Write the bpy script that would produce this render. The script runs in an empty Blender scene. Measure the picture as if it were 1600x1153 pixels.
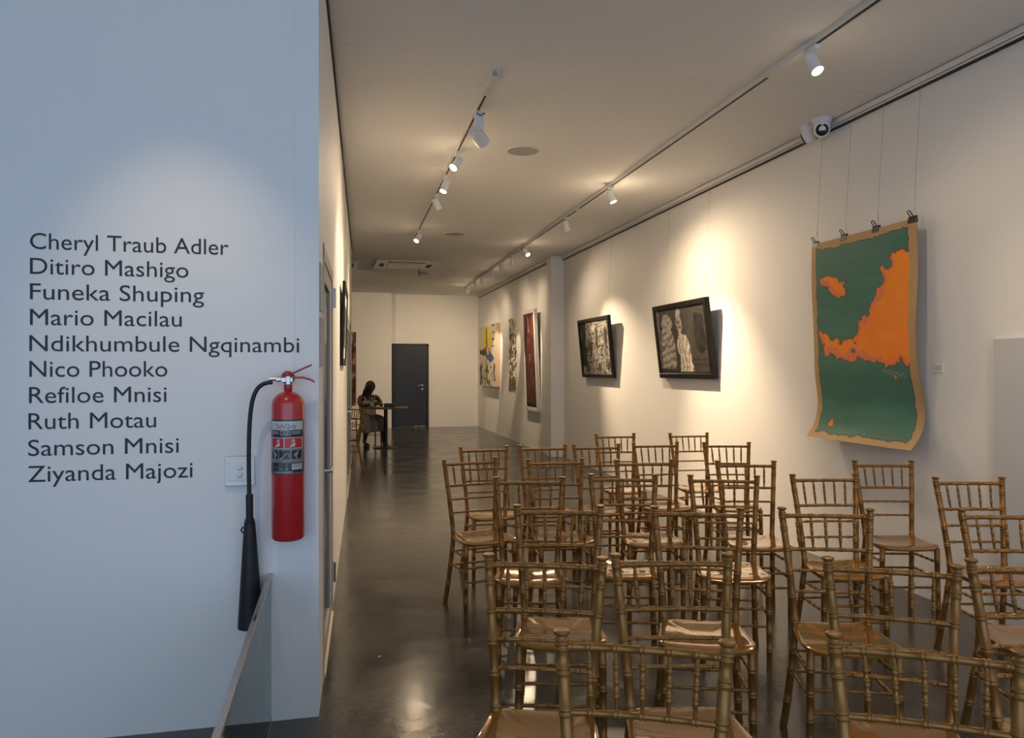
import bpy, math, random
import numpy as np
from mathutils import Vector, Matrix
random.seed(7)
PI = math.pi
scene = bpy.context.scene
COL = scene.collection
# ------------------------------------------------------------------ camera, sky, exposure
F = 1190.0; TH = math.atan(273 / 1190.0); CT, ST = math.cos(TH), math.sin(TH); CZ = 1.5
cam = bpy.data.cameras.new('camera'); camo = bpy.data.objects.new('camera', cam); COL.objects.link(camo)
camo.location = (0, 0, CZ); camo.rotation_euler = (PI / 2, 0, -TH)
cam.sensor_width = 36; cam.lens = F / 1600 * 36; cam.clip_start = 0.05; cam.clip_end = 100
scene.camera = camo
scene.view_settings.view_transform = 'Standard'; scene.view_settings.look = 'None'
scene.view_settings.gamma = 1; scene.view_settings.use_curve_mapping = False
scene.view_settings.exposure = 1.12
world = bpy.data.worlds.new('daylight'); scene.world = world; world.use_nodes = True
bg = world.node_tree.nodes['Background']
bg.inputs[0].default_value = (0.52, 0.70, 0.96, 1); bg.inputs[1].default_value = 0.92
# portal for the daylight that enters through the open shopfront behind the camera
pl = bpy.data.lights.new('shopfront_portal', 'AREA'); pl.shape = 'RECTANGLE'; pl.size = 8.2; pl.size_y = 3.4
pl.cycles.is_portal = True
plo = bpy.data.objects.new('shopfront_portal', pl); COL.objects.link(plo)
plo.location = (-0.35, -2.98, 1.7); plo.rotation_euler = (PI / 2, 0, 0)   # emits towards +Y

CEIL = 3.42
YF = 3.39      # lettered wall
YB = 19.7      # back wall

def P(px, py, X=None, Y=None, Z=None):
    """the point of a plane X=, Y= or Z= that a picture coordinate sees"""
    a = (px - 800) / F; b = (576.5 - py) / F
    d = Vector((a * CT + ST, -a * ST + CT, b))
    if X is not None: t = X / d.x
    elif Y is not None: t = Y / d.y
    else: t = (Z - CZ) / d.z
    return Vector((d.x * t, d.y * t, CZ + b * t))

# ------------------------------------------------------------------ materials
def pr(name, col, rough=0.5, metal=0.0, coat=0.0, spec=0.5, noise=0.0, nscale=8.0, bump=0.0, bscale=60.0, emit=None, es=0.0, rvar=0.0, coat_r=0.03):
    m = bpy.data.materials.new(name); m.use_nodes = True
    nt = m.node_tree; b = nt.nodes['Principled BSDF']
    b.inputs['Base Color'].default_value = (*col, 1); b.inputs['Roughness'].default_value = rough
    b.inputs['Metallic'].default_value = metal; b.inputs['Coat Weight'].default_value = coat
    b.inputs['Coat Roughness'].default_value = coat_r
    b.inputs['Specular IOR Level'].default_value = spec
    if emit: b.inputs['Emission Color'].default_value = (*emit, 1); b.inputs['Emission Strength'].default_value = es
    tc = nt.nodes.new('ShaderNodeTexCoord')
    if noise > 0 or rvar > 0:
        n = nt.nodes.new('ShaderNodeTexNoise'); n.inputs['Scale'].default_value = nscale; n.inputs['Detail'].default_value = 5
        nt.links.new(tc.outputs['Object'], n.inputs['Vector'])
        if noise > 0:
            mp = nt.nodes.new('ShaderNodeMapRange'); mp.inputs[1].default_value = 0.3; mp.inputs[2].default_value = 0.7
            mp.inputs[3].default_value = 1 - noise; mp.inputs[4].default_value = 1 + noise
            nt.links.new(n.outputs['Fac'], mp.inputs[0])
            mx = nt.nodes.new('ShaderNodeVectorMath'); mx.operation = 'SCALE'; mx.inputs[0].default_value = col
            nt.links.new(mp.outputs[0], mx.inputs['Scale']); nt.links.new(mx.outputs[0], b.inputs['Base Color'])
        if rvar > 0:
            m2 = nt.nodes.new('ShaderNodeMapRange'); m2.inputs[1].default_value = 0.3; m2.inputs[2].default_value = 0.7
            m2.inputs[3].default_value = max(0, rough - rvar); m2.inputs[4].default_value = rough + rvar
            nt.links.new(n.outputs['Fac'], m2.inputs[0]); nt.links.new(m2.outputs[0], b.inputs['Roughness'])
    if bump > 0:
        n = nt.nodes.new('ShaderNodeTexNoise'); n.inputs['Scale'].default_value = bscale; n.inputs['Detail'].default_value = 3
        nt.links.new(tc.outputs['Object'], n.inputs['Vector'])
        bp = nt.nodes.new('ShaderNodeBump'); bp.inputs['Strength'].default_value = bump; bp.inputs['Distance'].default_value = 0.01
        nt.links.new(n.outputs['Fac'], bp.inputs['Height']); nt.links.new(bp.outputs[0], b.inputs['Normal'])
    return m

M = {}
M['wall'] = pr('wall_paint', (0.80, 0.79, 0.77), 0.6, noise=0.012, nscale=1.3, bump=0.05, bscale=90)
M['ceil'] = pr('ceiling_paint', (0.79, 0.775, 0.75), 0.8, noise=0.012, nscale=0.8)
M['black_gap'] = pr('shadow_gap', (0.02, 0.016, 0.013), 0.6)
M['white_al'] = pr('white_aluminium', (0.72, 0.70, 0.67), 0.35)
M['grey_al'] = pr('grey_aluminium', (0.42, 0.40, 0.38), 0.5)
M['door'] = pr('dark_door', (0.018, 0.026, 0.042), 0.42, noise=0.06, nscale=3)
M['door_frame'] = pr('dark_frame', (0.011, 0.010, 0.011), 0.4)
M['chrome'] = pr('chrome', (0.50, 0.49, 0.47), 0.3, metal=1)
M['steel'] = pr('brushed_steel', (0.47, 0.45, 0.43), 0.34, metal=0.85, noise=0.1, nscale=14)
M['black'] = pr('black_plastic', (0.012, 0.012, 0.014), 0.42)
M['black_rubber'] = pr('black_rubber', (0.010, 0.011, 0.014), 0.55, bump=0.1, bscale=200)
M['red'] = pr('red_enamel', (0.47, 0.018, 0.02), 0.28, coat=0.5, noise=0.04, nscale=5)
M['red_dark'] = pr('red_lever', (0.30, 0.015, 0.025), 0.35)
M['gold'] = pr('gold_bronze_lacquer', (0.275, 0.126, 0.028), 0.36, metal=0.5, noise=0.07, nscale=30)
M['seat'] = pr('glossy_gold_resin', (0.27, 0.118, 0.016), 0.15, metal=0.3, coat=1.0, coat_r=0.02, noise=0.05, nscale=9)
M['white_plastic'] = pr('white_plastic', (0.76, 0.77, 0.78), 0.35)
M['vinyl'] = pr('black_vinyl', (0.012, 0.013, 0.018), 0.5)
M['paper'] = pr('paper', (0.78, 0.76, 0.72), 0.7)
M['print'] = pr('grey_print', (0.25, 0.24, 0.23), 0.7)
M['wire'] = pr('hanging_wire', (0.33, 0.29, 0.24), 0.4, metal=0.4)
M['shade_panel'] = pr('shadow_grey', (0.56, 0.565, 0.575), 0.6)  # tone of a wall shadow, put into the panel colour
M['blackframe'] = pr('black_wood_frame', (0.007, 0.006, 0.005), 0.45, spec=0.25)
M['whiteframe'] = pr('white_wood_frame', (0.70, 0.68, 0.66), 0.5)
M['lamp_glow'] = pr('lamp_face', (1, 1, 1), 0.5, emit=(1.0, 0.86, 0.66), es=9)
M['lamp_off'] = pr('lamp_face_unlit', (0.35, 0.33, 0.3), 0.3)
M['wood_dark'] = pr('dark_table_wood', (0.10, 0.062, 0.045), 0.28, noise=0.15, nscale=12)
M['lens'] = pr('smoked_lens', (0.006, 0.006, 0.007), 0.3)
M['grille'] = pr('speaker_grille', (0.40, 0.375, 0.35), 0.7)
M['skin'] = pr('brown_skin', (0.105, 0.042, 0.024), 0.45, noise=0.05, nscale=20)
M['hair'] = pr('black_braids', (0.006, 0.005, 0.005), 0.5, bump=0.4, bscale=150)
M['cream'] = pr('cream_cloth', (0.52, 0.40, 0.30), 0.8)
M['skirt'] = pr('grey_skirt_cloth', (0.30, 0.25, 0.21), 0.85, noise=0.1, nscale=20)
M['strap'] = pr('pale_strap', (0.60, 0.50, 0.42), 0.7)
M['bottle'] = pr('green_bottle', (0.10, 0.30, 0.13), 0.12, coat=0.5)
M['bottle_label'] = pr('bottle_label', (0.35, 0.5, 0.36), 0.5)
M['kraft'] = pr('kraft_paper', (0.46, 0.30, 0.14), 0.7, noise=0.04, nscale=6)
M['sillwood'] = pr('cream_sill', (0.62, 0.52, 0.36), 0.5)

def glass_mat(name, tint, ior=1.5):
    m = bpy.data.materials.new(name); m.use_nodes = True; nt = m.node_tree; nt.nodes.clear()
    out = nt.nodes.new('ShaderNodeOutputMaterial'); mix = nt.nodes.new('ShaderNodeMixShader')
    tr = nt.nodes.new('ShaderNodeBsdfTransparent'); tr.inputs[0].default_value = (*tint, 1)
    gl = nt.nodes.new('ShaderNodeBsdfGlossy'); gl.inputs['Roughness'].default_value = 0.01
    gl.inputs[0].default_value = (0.9, 0.95, 0.93, 1)
    fr = nt.nodes.new('ShaderNodeFresnel'); fr.inputs[0].default_value = ior
    nt.links.new(fr.outputs[0], mix.inputs[0]); nt.links.new(tr.outputs[0], mix.inputs[1]); nt.links.new(gl.outputs[0], mix.inputs[2])
    nt.links.new(mix.outputs[0], out.inputs[0]); return m
M['glass'] = glass_mat('smoked_glass', (0.70, 0.74, 0.72))
M['doorglass'] = pr('dark_door_glass', (0.008, 0.009, 0.010), 0.12, spec=0.2)

def floor_mat():
    m = bpy.data.materials.new('polished_epoxy_floor'); m.use_nodes = True; nt = m.node_tree; b = nt.nodes['Principled BSDF']
    tc = nt.nodes.new('ShaderNodeTexCoord')
    n = nt.nodes.new('ShaderNodeTexNoise'); n.inputs['Scale'].default_value = 1.1; n.inputs['Detail'].default_value = 8; n.inputs['Roughness'].default_value = 0.65
    nt.links.new(tc.outputs['Object'], n.inputs['Vector'])
    cr = nt.nodes.new('ShaderNodeValToRGB'); cr.color_ramp.elements[0].color = (0.036, 0.034, 0.032, 1); cr.color_ramp.elements[1].color = (0.080, 0.073, 0.066, 1)
    cr.color_ramp.elements[0].position = 0.3; cr.color_ramp.elements[1].position = 0.75
    nt.links.new(n.outputs['Fac'], cr.inputs[0]); nt.links.new(cr.outputs[0], b.inputs['Base Color'])
    n2 = nt.nodes.new('ShaderNodeTexNoise'); n2.inputs['Scale'].default_value = 2.2; n2.inputs['Detail'].default_value = 6
    nt.links.new(tc.outputs['Object'], n2.inputs['Vector'])
    mr = nt.nodes.new('ShaderNodeMapRange'); mr.inputs[1].default_value = 0.3; mr.inputs[2].default_value = 0.7; mr.inputs[3].default_value = 0.13; mr.inputs[4].default_value = 0.25
    nt.links.new(n2.outputs['Fac'], mr.inputs[0]); nt.links.new(mr.outputs[0], b.inputs['Roughness'])
    n3 = nt.nodes.new('ShaderNodeTexNoise'); n3.inputs['Scale'].default_value = 13; n3.inputs['Detail'].default_value = 4
    nt.links.new(tc.outputs['Object'], n3.inputs['Vector'])
    bp = nt.nodes.new('ShaderNodeBump'); bp.inputs['Strength'].default_value = 0.12; bp.inputs['Distance'].default_value = 0.01
    nt.links.new(n3.outputs['Fac'], bp.inputs['Height']); nt.links.new(bp.outputs[0], b.inputs['Normal'])
    b.inputs['Specular IOR Level'].default_value = 0.6
    return m
M['floor'] = floor_mat()

def vcol_mat(name, rough=0.6, coat=0.0, spec=0.5):
    m = bpy.data.materials.new(name); m.use_nodes = True; nt = m.node_tree; b = nt.nodes['Principled BSDF']
    a = nt.nodes.new('ShaderNodeVertexColor'); a.layer_name = 'paint'
    nt.links.new(a.outputs[0], b.inputs['Base Color']); b.inputs['Roughness'].default_value = rough; b.inputs['Coat Weight'].default_value = coat
    b.inputs['Specular IOR Level'].default_value = spec
    return m
M['painted'] = vcol_mat('painted_surface', 0.6, spec=0.25)
M['printed_gloss'] = vcol_mat('printed_label', 0.3)

# ------------------------------------------------------------------ mesh helpers
class MB:
    def __init__(s): s.v = []; s.f = []
    def add(s, vs, fs):
        o = len(s.v); s.v += [tuple(v) for v in vs]; s.f += [tuple(i + o for i in f) for f in fs]; return s
    def box(s, a, b, bev=0.0):
        x0, y0, z0 = [min(a[i], b[i]) for i in range(3)]; x1, y1, z1 = [max(a[i], b[i]) for i in range(3)]
        if bev <= 0:
            return s.add([(x0,y0,z0),(x1,y0,z0),(x1,y1,z0),(x0,y1,z0),(x0,y0,z1),(x1,y0,z1),(x1,y1,z1),(x0,y1,z1)],
                         [(0,3,2,1),(4,5,6,7),(0,1,5,4),(1,2,6,5),(2,3,7,6),(3,0,4,7)])
        # chamfered box: three loops-sets
        e = bev; vs = []
        for (z, i) in ((z0, e), (z0 + e, 0), (z1 - e, 0), (z1, e)):
            X0, X1, Y0, Y1 = x0 + i, x1 - i, y0 + i, y1 - i
            vs += [(X0+e,Y0,z),(X1-e,Y0,z),(X1,Y0+e,z),(X1,Y1-e,z),(X1-e,Y1,z),(X0+e,Y1,z),(X0,Y1-e,z),(X0,Y0+e,z)]
        fs = [tuple(reversed(range(8))), tuple(range(24, 32))]
        for r in range(3):
            for k in range(8): fs.append((r*8+k, r*8+(k+1)%8, (r+1)*8+(k+1)%8, (r+1)*8+k))
        return s.add(vs, fs)
    def obox(s, o, u, w, n, bev=0):
        """box from origin o along three edge vectors"""
        o, u, w, n = Vector(o), Vector(u), Vector(w), Vector(n)
        vs = [o, o+u, o+u+w, o+w, o+n, o+u+n, o+u+w+n, o+w+n]
        if u.cross(w).dot(n) < 0: fs = [(0,1,2,3),(7,6,5,4),(4,5,1,0),(5,6,2,1),(6,7,3,2),(7,4,0,3)]
        else: fs = [(0,3,2,1),(4,5,6,7),(0,1,5,4),(1,2,6,5),(2,3,7,6),(3,0,4,7)]
        return s.add(vs, fs)
    def tube(s, pts, rad, n=10, cap=True):
        pts = [Vector(p) for p in pts]; k = len(pts)
        if not hasattr(rad, '__len__'): rad = [rad] * k
        vs = []; up = None
        for i, p in enumerate(pts):
            a = pts[max(i-1, 0)]; b = pts[min(i+1, k-1)]; t = (b - a)
            if t.length < 1e-9: t = Vector((0,0,1))
            t.normalize()
            if up is None:
                up = Vector((0,0,1)) if abs(t.z) < 0.9 else Vector((0,1,0))
            x = (up - t * up.dot(t)).normalized(); up = x; y = t.cross(x)
            for j in range(n):
                an = 2*PI*j/n; vs.append(p + (x*math.cos(an) + y*math.sin(an)) * rad[i])
        fs = [(i*n+j, i*n+(j+1)%n, (i+1)*n+(j+1)%n, (i+1)*n+j) for i in range(k-1) for j in range(n)]
        if cap: fs += [tuple(reversed(range(n))), tuple(range((k-1)*n, k*n))]
        return s.add(vs, fs)
    def lathe(s, prof, n=24, c=(0,0,0), axis=(0,0,1)):
        ax = Vector(axis).normalized(); c = Vector(c)
        return s.tube([c + ax*z for r, z in prof], [max(r, 1e-4) for r, z in prof], n) if False else s._lathe(prof, n, c, ax)
    def _lathe(s, prof, n, c, ax):
        up = Vector((0,0,1)) if abs(ax.z) < 0.9 else Vector((1,0,0))
        x = (up - ax*up.dot(ax)).normalized(); y = ax.cross(x); vs = []
        for r, z in prof:
            for j in range(n):
                an = 2*PI*j/n; vs.append(c + ax*z + (x*math.cos(an) + y*math.sin(an))*max(r, 1e-4))
        k = len(prof)
        fs = [(i*n+j, i*n+(j+1)%n, (i+1)*n+(j+1)%n, (i+1)*n+j) for i in range(k-1) for j in range(n)]
        fs += [tuple(reversed(range(n))), tuple(range((k-1)*n, k*n))]
        return s.add(vs, fs)
    def poly(s, pts, nrm, th):
        """flat polygon extruded along nrm*th"""
        n = len(pts); a = [Vector(p) for p in pts]; d = Vector(nrm)*th
        return s.add(a + [p + d for p in a], [tuple(reversed(range(n))), tuple(range(n, 2*n))] + [(i, (i+1)%n, n+(i+1)%n, n+i) for i in range(n)])
    def build(s, name, mat, parent=None, smooth=False, sm_angle=None, **tags):
        me = bpy.data.meshes.new(name); me.from_pydata(s.v, [], s.f); me.update()
        if smooth:
            me.polygons.foreach_set('use_smooth', [True]*len(me.polygons))
        if mat is not None: me.materials.append(mat)
        o = bpy.data.objects.new(name, me); COL.objects.link(o)
        if parent: o.parent = parent
        if smooth:
            try: me.set_sharp_from_angle(angle=math.radians(sm_angle or 50))
            except Exception: pass
        for k, v in tags.items(): o[k] = v
        return o

def empty(name, loc, rz=0, label=None, cat=None, group=None, rot=None):
    o = bpy.data.objects.new(name, None); COL.objects.link(o); o.location = loc
    o.rotation_euler = rot if rot else (0, 0, rz); o.empty_display_size = 0.1
    if label: o['label'] = label
    if cat: o['category'] = cat
    if group: o['group'] = group
    return o
def tag(o, label, cat, group=None):
    o['label'] = label; o['category'] = cat
    if group: o['group'] = group
    return o
def struct(name, mb, mat, parent=None, **k):
    o = mb.build(name, mat, parent, **k)
    if parent is None: o['kind'] = 'structure'
    return o
def children_of(o): return list(o.children)
def copy_tree(o, parent=None):
    c = o.copy(); COL.objects.link(c)
    if parent is not None: c.parent = parent
    for ch in list(o.children): copy_tree(ch, c)
    return c
def text_mesh(s, name='text'):
    cu = bpy.data.curves.new(name, 'FONT'); cu.body = s; cu.size = 1.0; cu.resolution_u = 4; cu.extrude = 0.0
    o = bpy.data.objects.new(name, cu); COL.objects.link(o)
    dg = bpy.context.evaluated_depsgraph_get(); ev = o.evaluated_get(dg); me = ev.to_mesh()
    v = [tuple(x.co) for x in me.vertices]; f = [tuple(p.vertices) for p in me.polygons]
    ev.to_mesh_clear(); bpy.data.objects.remove(o); bpy.data.curves.remove(cu)
    return v, f

# ------------------------------------------------------------------ structure
XR, XR2, XPIL = 3.76, 3.60, 3.53
fl = MB().box((-4.6, -3.0, -0.12), (3.9, 20.0, 0)); struct('floor', fl, M['floor'])
ce = MB().box((-4.6, -3.0, CEIL), (3.9, 4.597, CEIL + 0.14)).box((-4.6, 4.603, CEIL), (3.9, 20.0, CEIL + 0.14)).box((-4.6, 4.59, CEIL + 0.006), (3.9, 4.61, CEIL + 0.1))
struct('ceiling', ce, M['ceil'])
wr = MB().box((XR, -3.0, 0), (XR + 0.15, 12.5, CEIL))
struct('wall_right', wr, M['wall'])
struct('wall_right_far', MB().box((XR2, 12.60, 0), (XR2 + 0.31, 20.0, CEIL)), M['wall'])
struct('trim_pilaster', MB().box((XPIL, 12.44, 0), (XR + 0.10, 12.72, CEIL), 0.006), M['wall'])
struct('wall_back', MB().box((-4.6, YB, 0), (XR2, YB + 0.15, CEIL)), M['wall'])
struct('wall_back_block', MB().box((-4.5, 19.37, 0), (1.335, YB, CEIL - 0.03), 0.004).box((-4.5, 19.41, CEIL - 0.03), (1.32, YB, CEIL)), M['wall'])
# left corridor wall runs from the lettered wall to Y=12.4, turned about two degrees
LA = Vector((-0.0783, YF, 0)); LB = Vector((0.222, 12.42, 0)); LU = (LB - LA).normalized(); LN = Vector((LU.y, -LU.x, 0)); LL = (LB - LA).length
def LW(y, out=0.0, z=0.0):
    t = (y - YF) / LU.y; p = LA + LU*t + LN*out; return Vector((p.x, p.y, z))
D1 = (3.74, 4.86, 2.10); D2 = (8.95, 11.60, 2.16)
wl = MB()
def lseg(y0, y1, z0, z1, th=0.14):
    wl.obox(LW(y0, 0, z0), LW(y1, 0, z0) - LW(y0, 0, z0), -LN*th, (0, 0, z1 - z0))
lseg(YF + 0.0, D1[0], 0, CEIL); lseg(D1[0], D1[1], D1[2], CEIL); lseg(D1[1], D2[0], 0, CEIL); lseg(D2[0], D2[1], D2[2], CEIL); lseg(D2[1], 12.42, 0, CEIL)
struct('wall_left', wl, M['wall'])
struct('wall_front', MB().box((-4.6, YF, 0), (LW(YF).x - 0.10, YF + 0.12, CEIL)), M['wall'])
struct('wall_left_outer', MB().box((-4.6, -3, 0), (-4.45, 20.0, CEIL)), M['wall'])
struct('trim_threshold', MB().box((-4.45, 0.0, 0.0), (-4.40, YF, 0.08)), M['wall'])
# picture rail along the right wall: white profile with a dark slot under it
def rail(y0, y1, x, idx):
    a = MB().box((x - 0.045, y0, CEIL - 0.045), (x, y1, CEIL - 0.006), 0.004)
    a.box((x - 0.035, y0, CEIL - 0.062), (x, y1, CEIL - 0.049))
    r = struct('trim_%d' % idx, a, M['white_al'])
    struct('slot', MB().box((x - 0.030, y0, CEIL - 0.069), (x, y1, CEIL - 0.062)).box((x - 0.03, y0, CEIL - 0.006), (x, y1, CEIL)).box((x - 0.032, y0, CEIL - 0.049), (x, y1, CEIL - 0.0455)), M['black_gap'], r)
rail(-3.0, 12.44, XR, 1); rail(12.72, 19.5, XR2, 2)
m = MB(); m.obox(LW(YF + 0.02, 0, CEIL - 0.03), LW(12.4) - LW(YF + 0.02), LN*0.012, (0, 0, 0.03)); struct('trim_3', m, M['black_gap'])

# doors in the left wall: aluminium frame, dark glass leaf, hinges
def left_door(idx, D, double=False):
    y0, y1, zt = D; fr = MB()
    fw = 0.07
    fr.obox(LW(y0, -0.10, 0), LW(y0 + fw) - LW(y0), LN*0.104, (0, 0, zt))
    fr.obox(LW(y1 - fw, -0.10, 0), LW(y1) - LW(y1 - fw), LN*0.104, (0, 0, zt))
    fr.obox(LW(y0, -0.10, zt - fw), LW(y1) - LW(y0), LN*0.104, (0, 0, fw))
    root = struct('door_%d' % idx, fr, M['grey_al'])
    leafs = [(y0 + fw, y1 - fw)] if not double else [(y0 + fw, (y0 + y1)/2), ((y0 + y1)/2, y1 - fw)]
    for (a, b) in leafs:
        s = 0.05; s2 = 0.26 if not double else 0.08; lf = MB()
        for (p, q, z0, z1) in ((a, a + s, 0.02, zt - fw), (b - s2, b, 0.02, zt - fw), (a + s, b - s2, 0.02, 0.12), (a + s, b - s2, zt - fw - 0.09, zt - fw)):
            lf.obox(LW(p, -0.05, z0), LW(q) - LW(p), LN*0.048, (0, 0, z1 - z0))
        lo = lf.build('door_leaf', M['grey_al'], root)
        g = MB(); g.obox(LW(a + s, -0.024, 0.12), LW(b - s2) - LW(a + s), LN*0.012, (0, 0, zt - fw - 0.21)); g.build('pane', M['doorglass'], root)
        h = MB(); h.tube([LW(a + 0.04, -0.03, 1.0), LW(a + 0.04, 0.035, 1.0), LW(a + 0.14, 0.035, 1.0)], 0.009, 8); h.build('handle', M['chrome'], lo, smooth=True)
    for z in (0.18, 1.88):
        h = MB(); h.tube([LW(y1 - 0.005, 0.012, z), LW(y1 - 0.005, 0.012, z + 0.12)], 0.010, 8)
        h.obox(LW(y1 - 0.03, 0.004, z), LW(y1 + 0.01) - LW(y1 - 0.03), LN*0.006, (0, 0, 0.12)); h.build('hinge', M['chrome'], root)
    sl = MB(); sl.obox(LW(y0 + fw, -0.12, 0), LW(y1 - fw) - LW(y0 + fw), LN*0.13, (0, 0, 0.02)); sl.build('sill', M['sillwood'], root)
    return root
left_door(1, D1); left_door(2, D2, True)
# small notices by the first door
for i, (ya, yb, za, zb, lb) in enumerate(((3.45, 3.62, 1.76, 1.97, 'upper small grey notice plate on the wall edge beside the first corridor door'),
                                 (3.45, 3.62, 1.51, 1.73, 'lower small grey notice plate on the wall edge beside the first corridor door'))):
    q = MB(); q.obox(LW(ya, 0.0, za), LW(yb) - LW(ya), LN*0.006, (0, 0, zb - za))
    o = q.build('notice_plate', M['grey_al']); tag(o, lb, 'sign')

# back door
bx0 = P(611, 600, Y=YB).x + 0.01; bx1 = P(669.5, 600, Y=YB).x; bzt = 2.15
fr = MB()
fr.box((bx0, YB - 0.05, 0), (bx0 + 0.05, YB + 0.01, bzt)).box((bx1 - 0.05, YB - 0.05, 0), (bx1, YB + 0.01, bzt)).box((bx0, YB - 0.05, bzt - 0.05), (bx1, YB + 0.01, bzt))
bd = struct('door_3', fr, M['door_frame'])
lf = MB().box((bx0 + 0.05, YB - 0.03, 0.015), (bx1 - 0.052, YB, bzt - 0.055)); lo = lf.build('door_leaf', M['door'], bd)
hx = P(659, 600, Y=YB).x
h = MB().lathe([(0.026, 0), (0.026, 0.008), (0.012, 0.01), (0.01, 0.045)], 16, (hx + 0.01, YB - 0.03, 1.08), (0, -1, 0))
h.tube([(hx + 0.01, YB - 0.072, 1.08), (hx - 0.11, YB - 0.075, 1.078)], 0.009, 10); h.build('handle', M['chrome'], lo, smooth=True)
MB().lathe([(0.026, 0), (0.026, 0.01), (0.01, 0.013)], 16, (hx + 0.01, YB - 0.03, 0.985), (0, -1, 0)).build('escutcheon', M['chrome'], lo, smooth=True)
MB().box((hx - 0.20, YB - 0.036, 0.02), (hx - 0.09, YB - 0.03, 0.035)).build('kick_strip', M['white_plastic'], lo)
MB().box((hx - 0.05, YB - 0.036, 0.02), (hx + 0.07, YB - 0.03, 0.035)).build('kick_strip', M['white_plastic'], lo)

# ------------------------------------------------------------------ chairs
def bamboo(p0, p1, r, rings, n=10, taper=None, bow=(0, 0, 0), ridge=0.0021):
    """straight or bowed rod with double bamboo ridges at the given fractions"""
    p0, p1, bow = Vector(p0), Vector(p1), Vector(bow); L = (p1 - p0).length
    st = {0.0: 0, 1.0: 0}
    ts = [(0.0, 0), (1.0, 0)]
    if bow.length > 0: ts += [(k/8, 0) for k in range(1, 8)]
    for t in rings:
        d = 1/L
        for (o, e) in ((-0.0075, 0), (-0.0055, 1), (-0.0035, 1), (-0.0015, 0.1), (0.0015, 0.1), (0.0035, 1), (0.0055, 1), (0.0075, 0)):
            ts.append((t + o*d, e))
    ts = sorted(x for x in ts if 0 <= x[0] <= 1)
    pts, rr = [], []
    for t, e in ts:
        b = r if taper is None else taper(t)*r
        pts.append(p0.lerp(p1, t) + bow*(4*t*(1-t))); rr.append(b + e*ridge)
    return MB().tube(pts, rr, n)
def poly_rod(path, r0, r1, zrings, n=12):
    path = [Vector(p) for p in path]
    segs = [(path[i], path[i+1]) for i in range(len(path)-1)]
    samples = []
    zs = sorted(set([p.z for p in path]))
    allz = [(p.z, 0) for p in path]
    for z in zrings:
        for (o, e) in ((-0.009, 0), (-0.0065, 1), (-0.0045, 1), (-0.002, 0.1), (0.002, 0.1), (0.0045, 1), (0.0065, 1), (0.009, 0)): allz.append((z + o, e))
    allz.sort(); pts, rr = [], []
    for z, e in allz:
        for a, b in segs:
            if a.z - 1e-6 <= z <= b.z + 1e-6:
                t = (z - a.z)/(b.z - a.z); p = a.lerp(b, t); break
        else: continue
        f = (z - path[0].z)/(path[-1].z - path[0].z)
        pts.append(p); rr.append(r0 + (r1 - r0)*f + e*0.0024)
    return MB().tube(pts, rr, n)
WT, WW, WFT = 0.1775, 0.142, 0.172    # half widths of the back: top, waist, feet
YT = 0.075                             # lean of the back at the top
def backx(z):  # half width and y of post at height z
    if z > 0.45:
        t = (z - 0.45)/0.45; return WW + (WT - WW)*t**1.15, YT*t**1.2
    t = z/0.45; return WFT + (WW - WFT)*t**0.8, 0.075*(1 - t)**1.3
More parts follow.
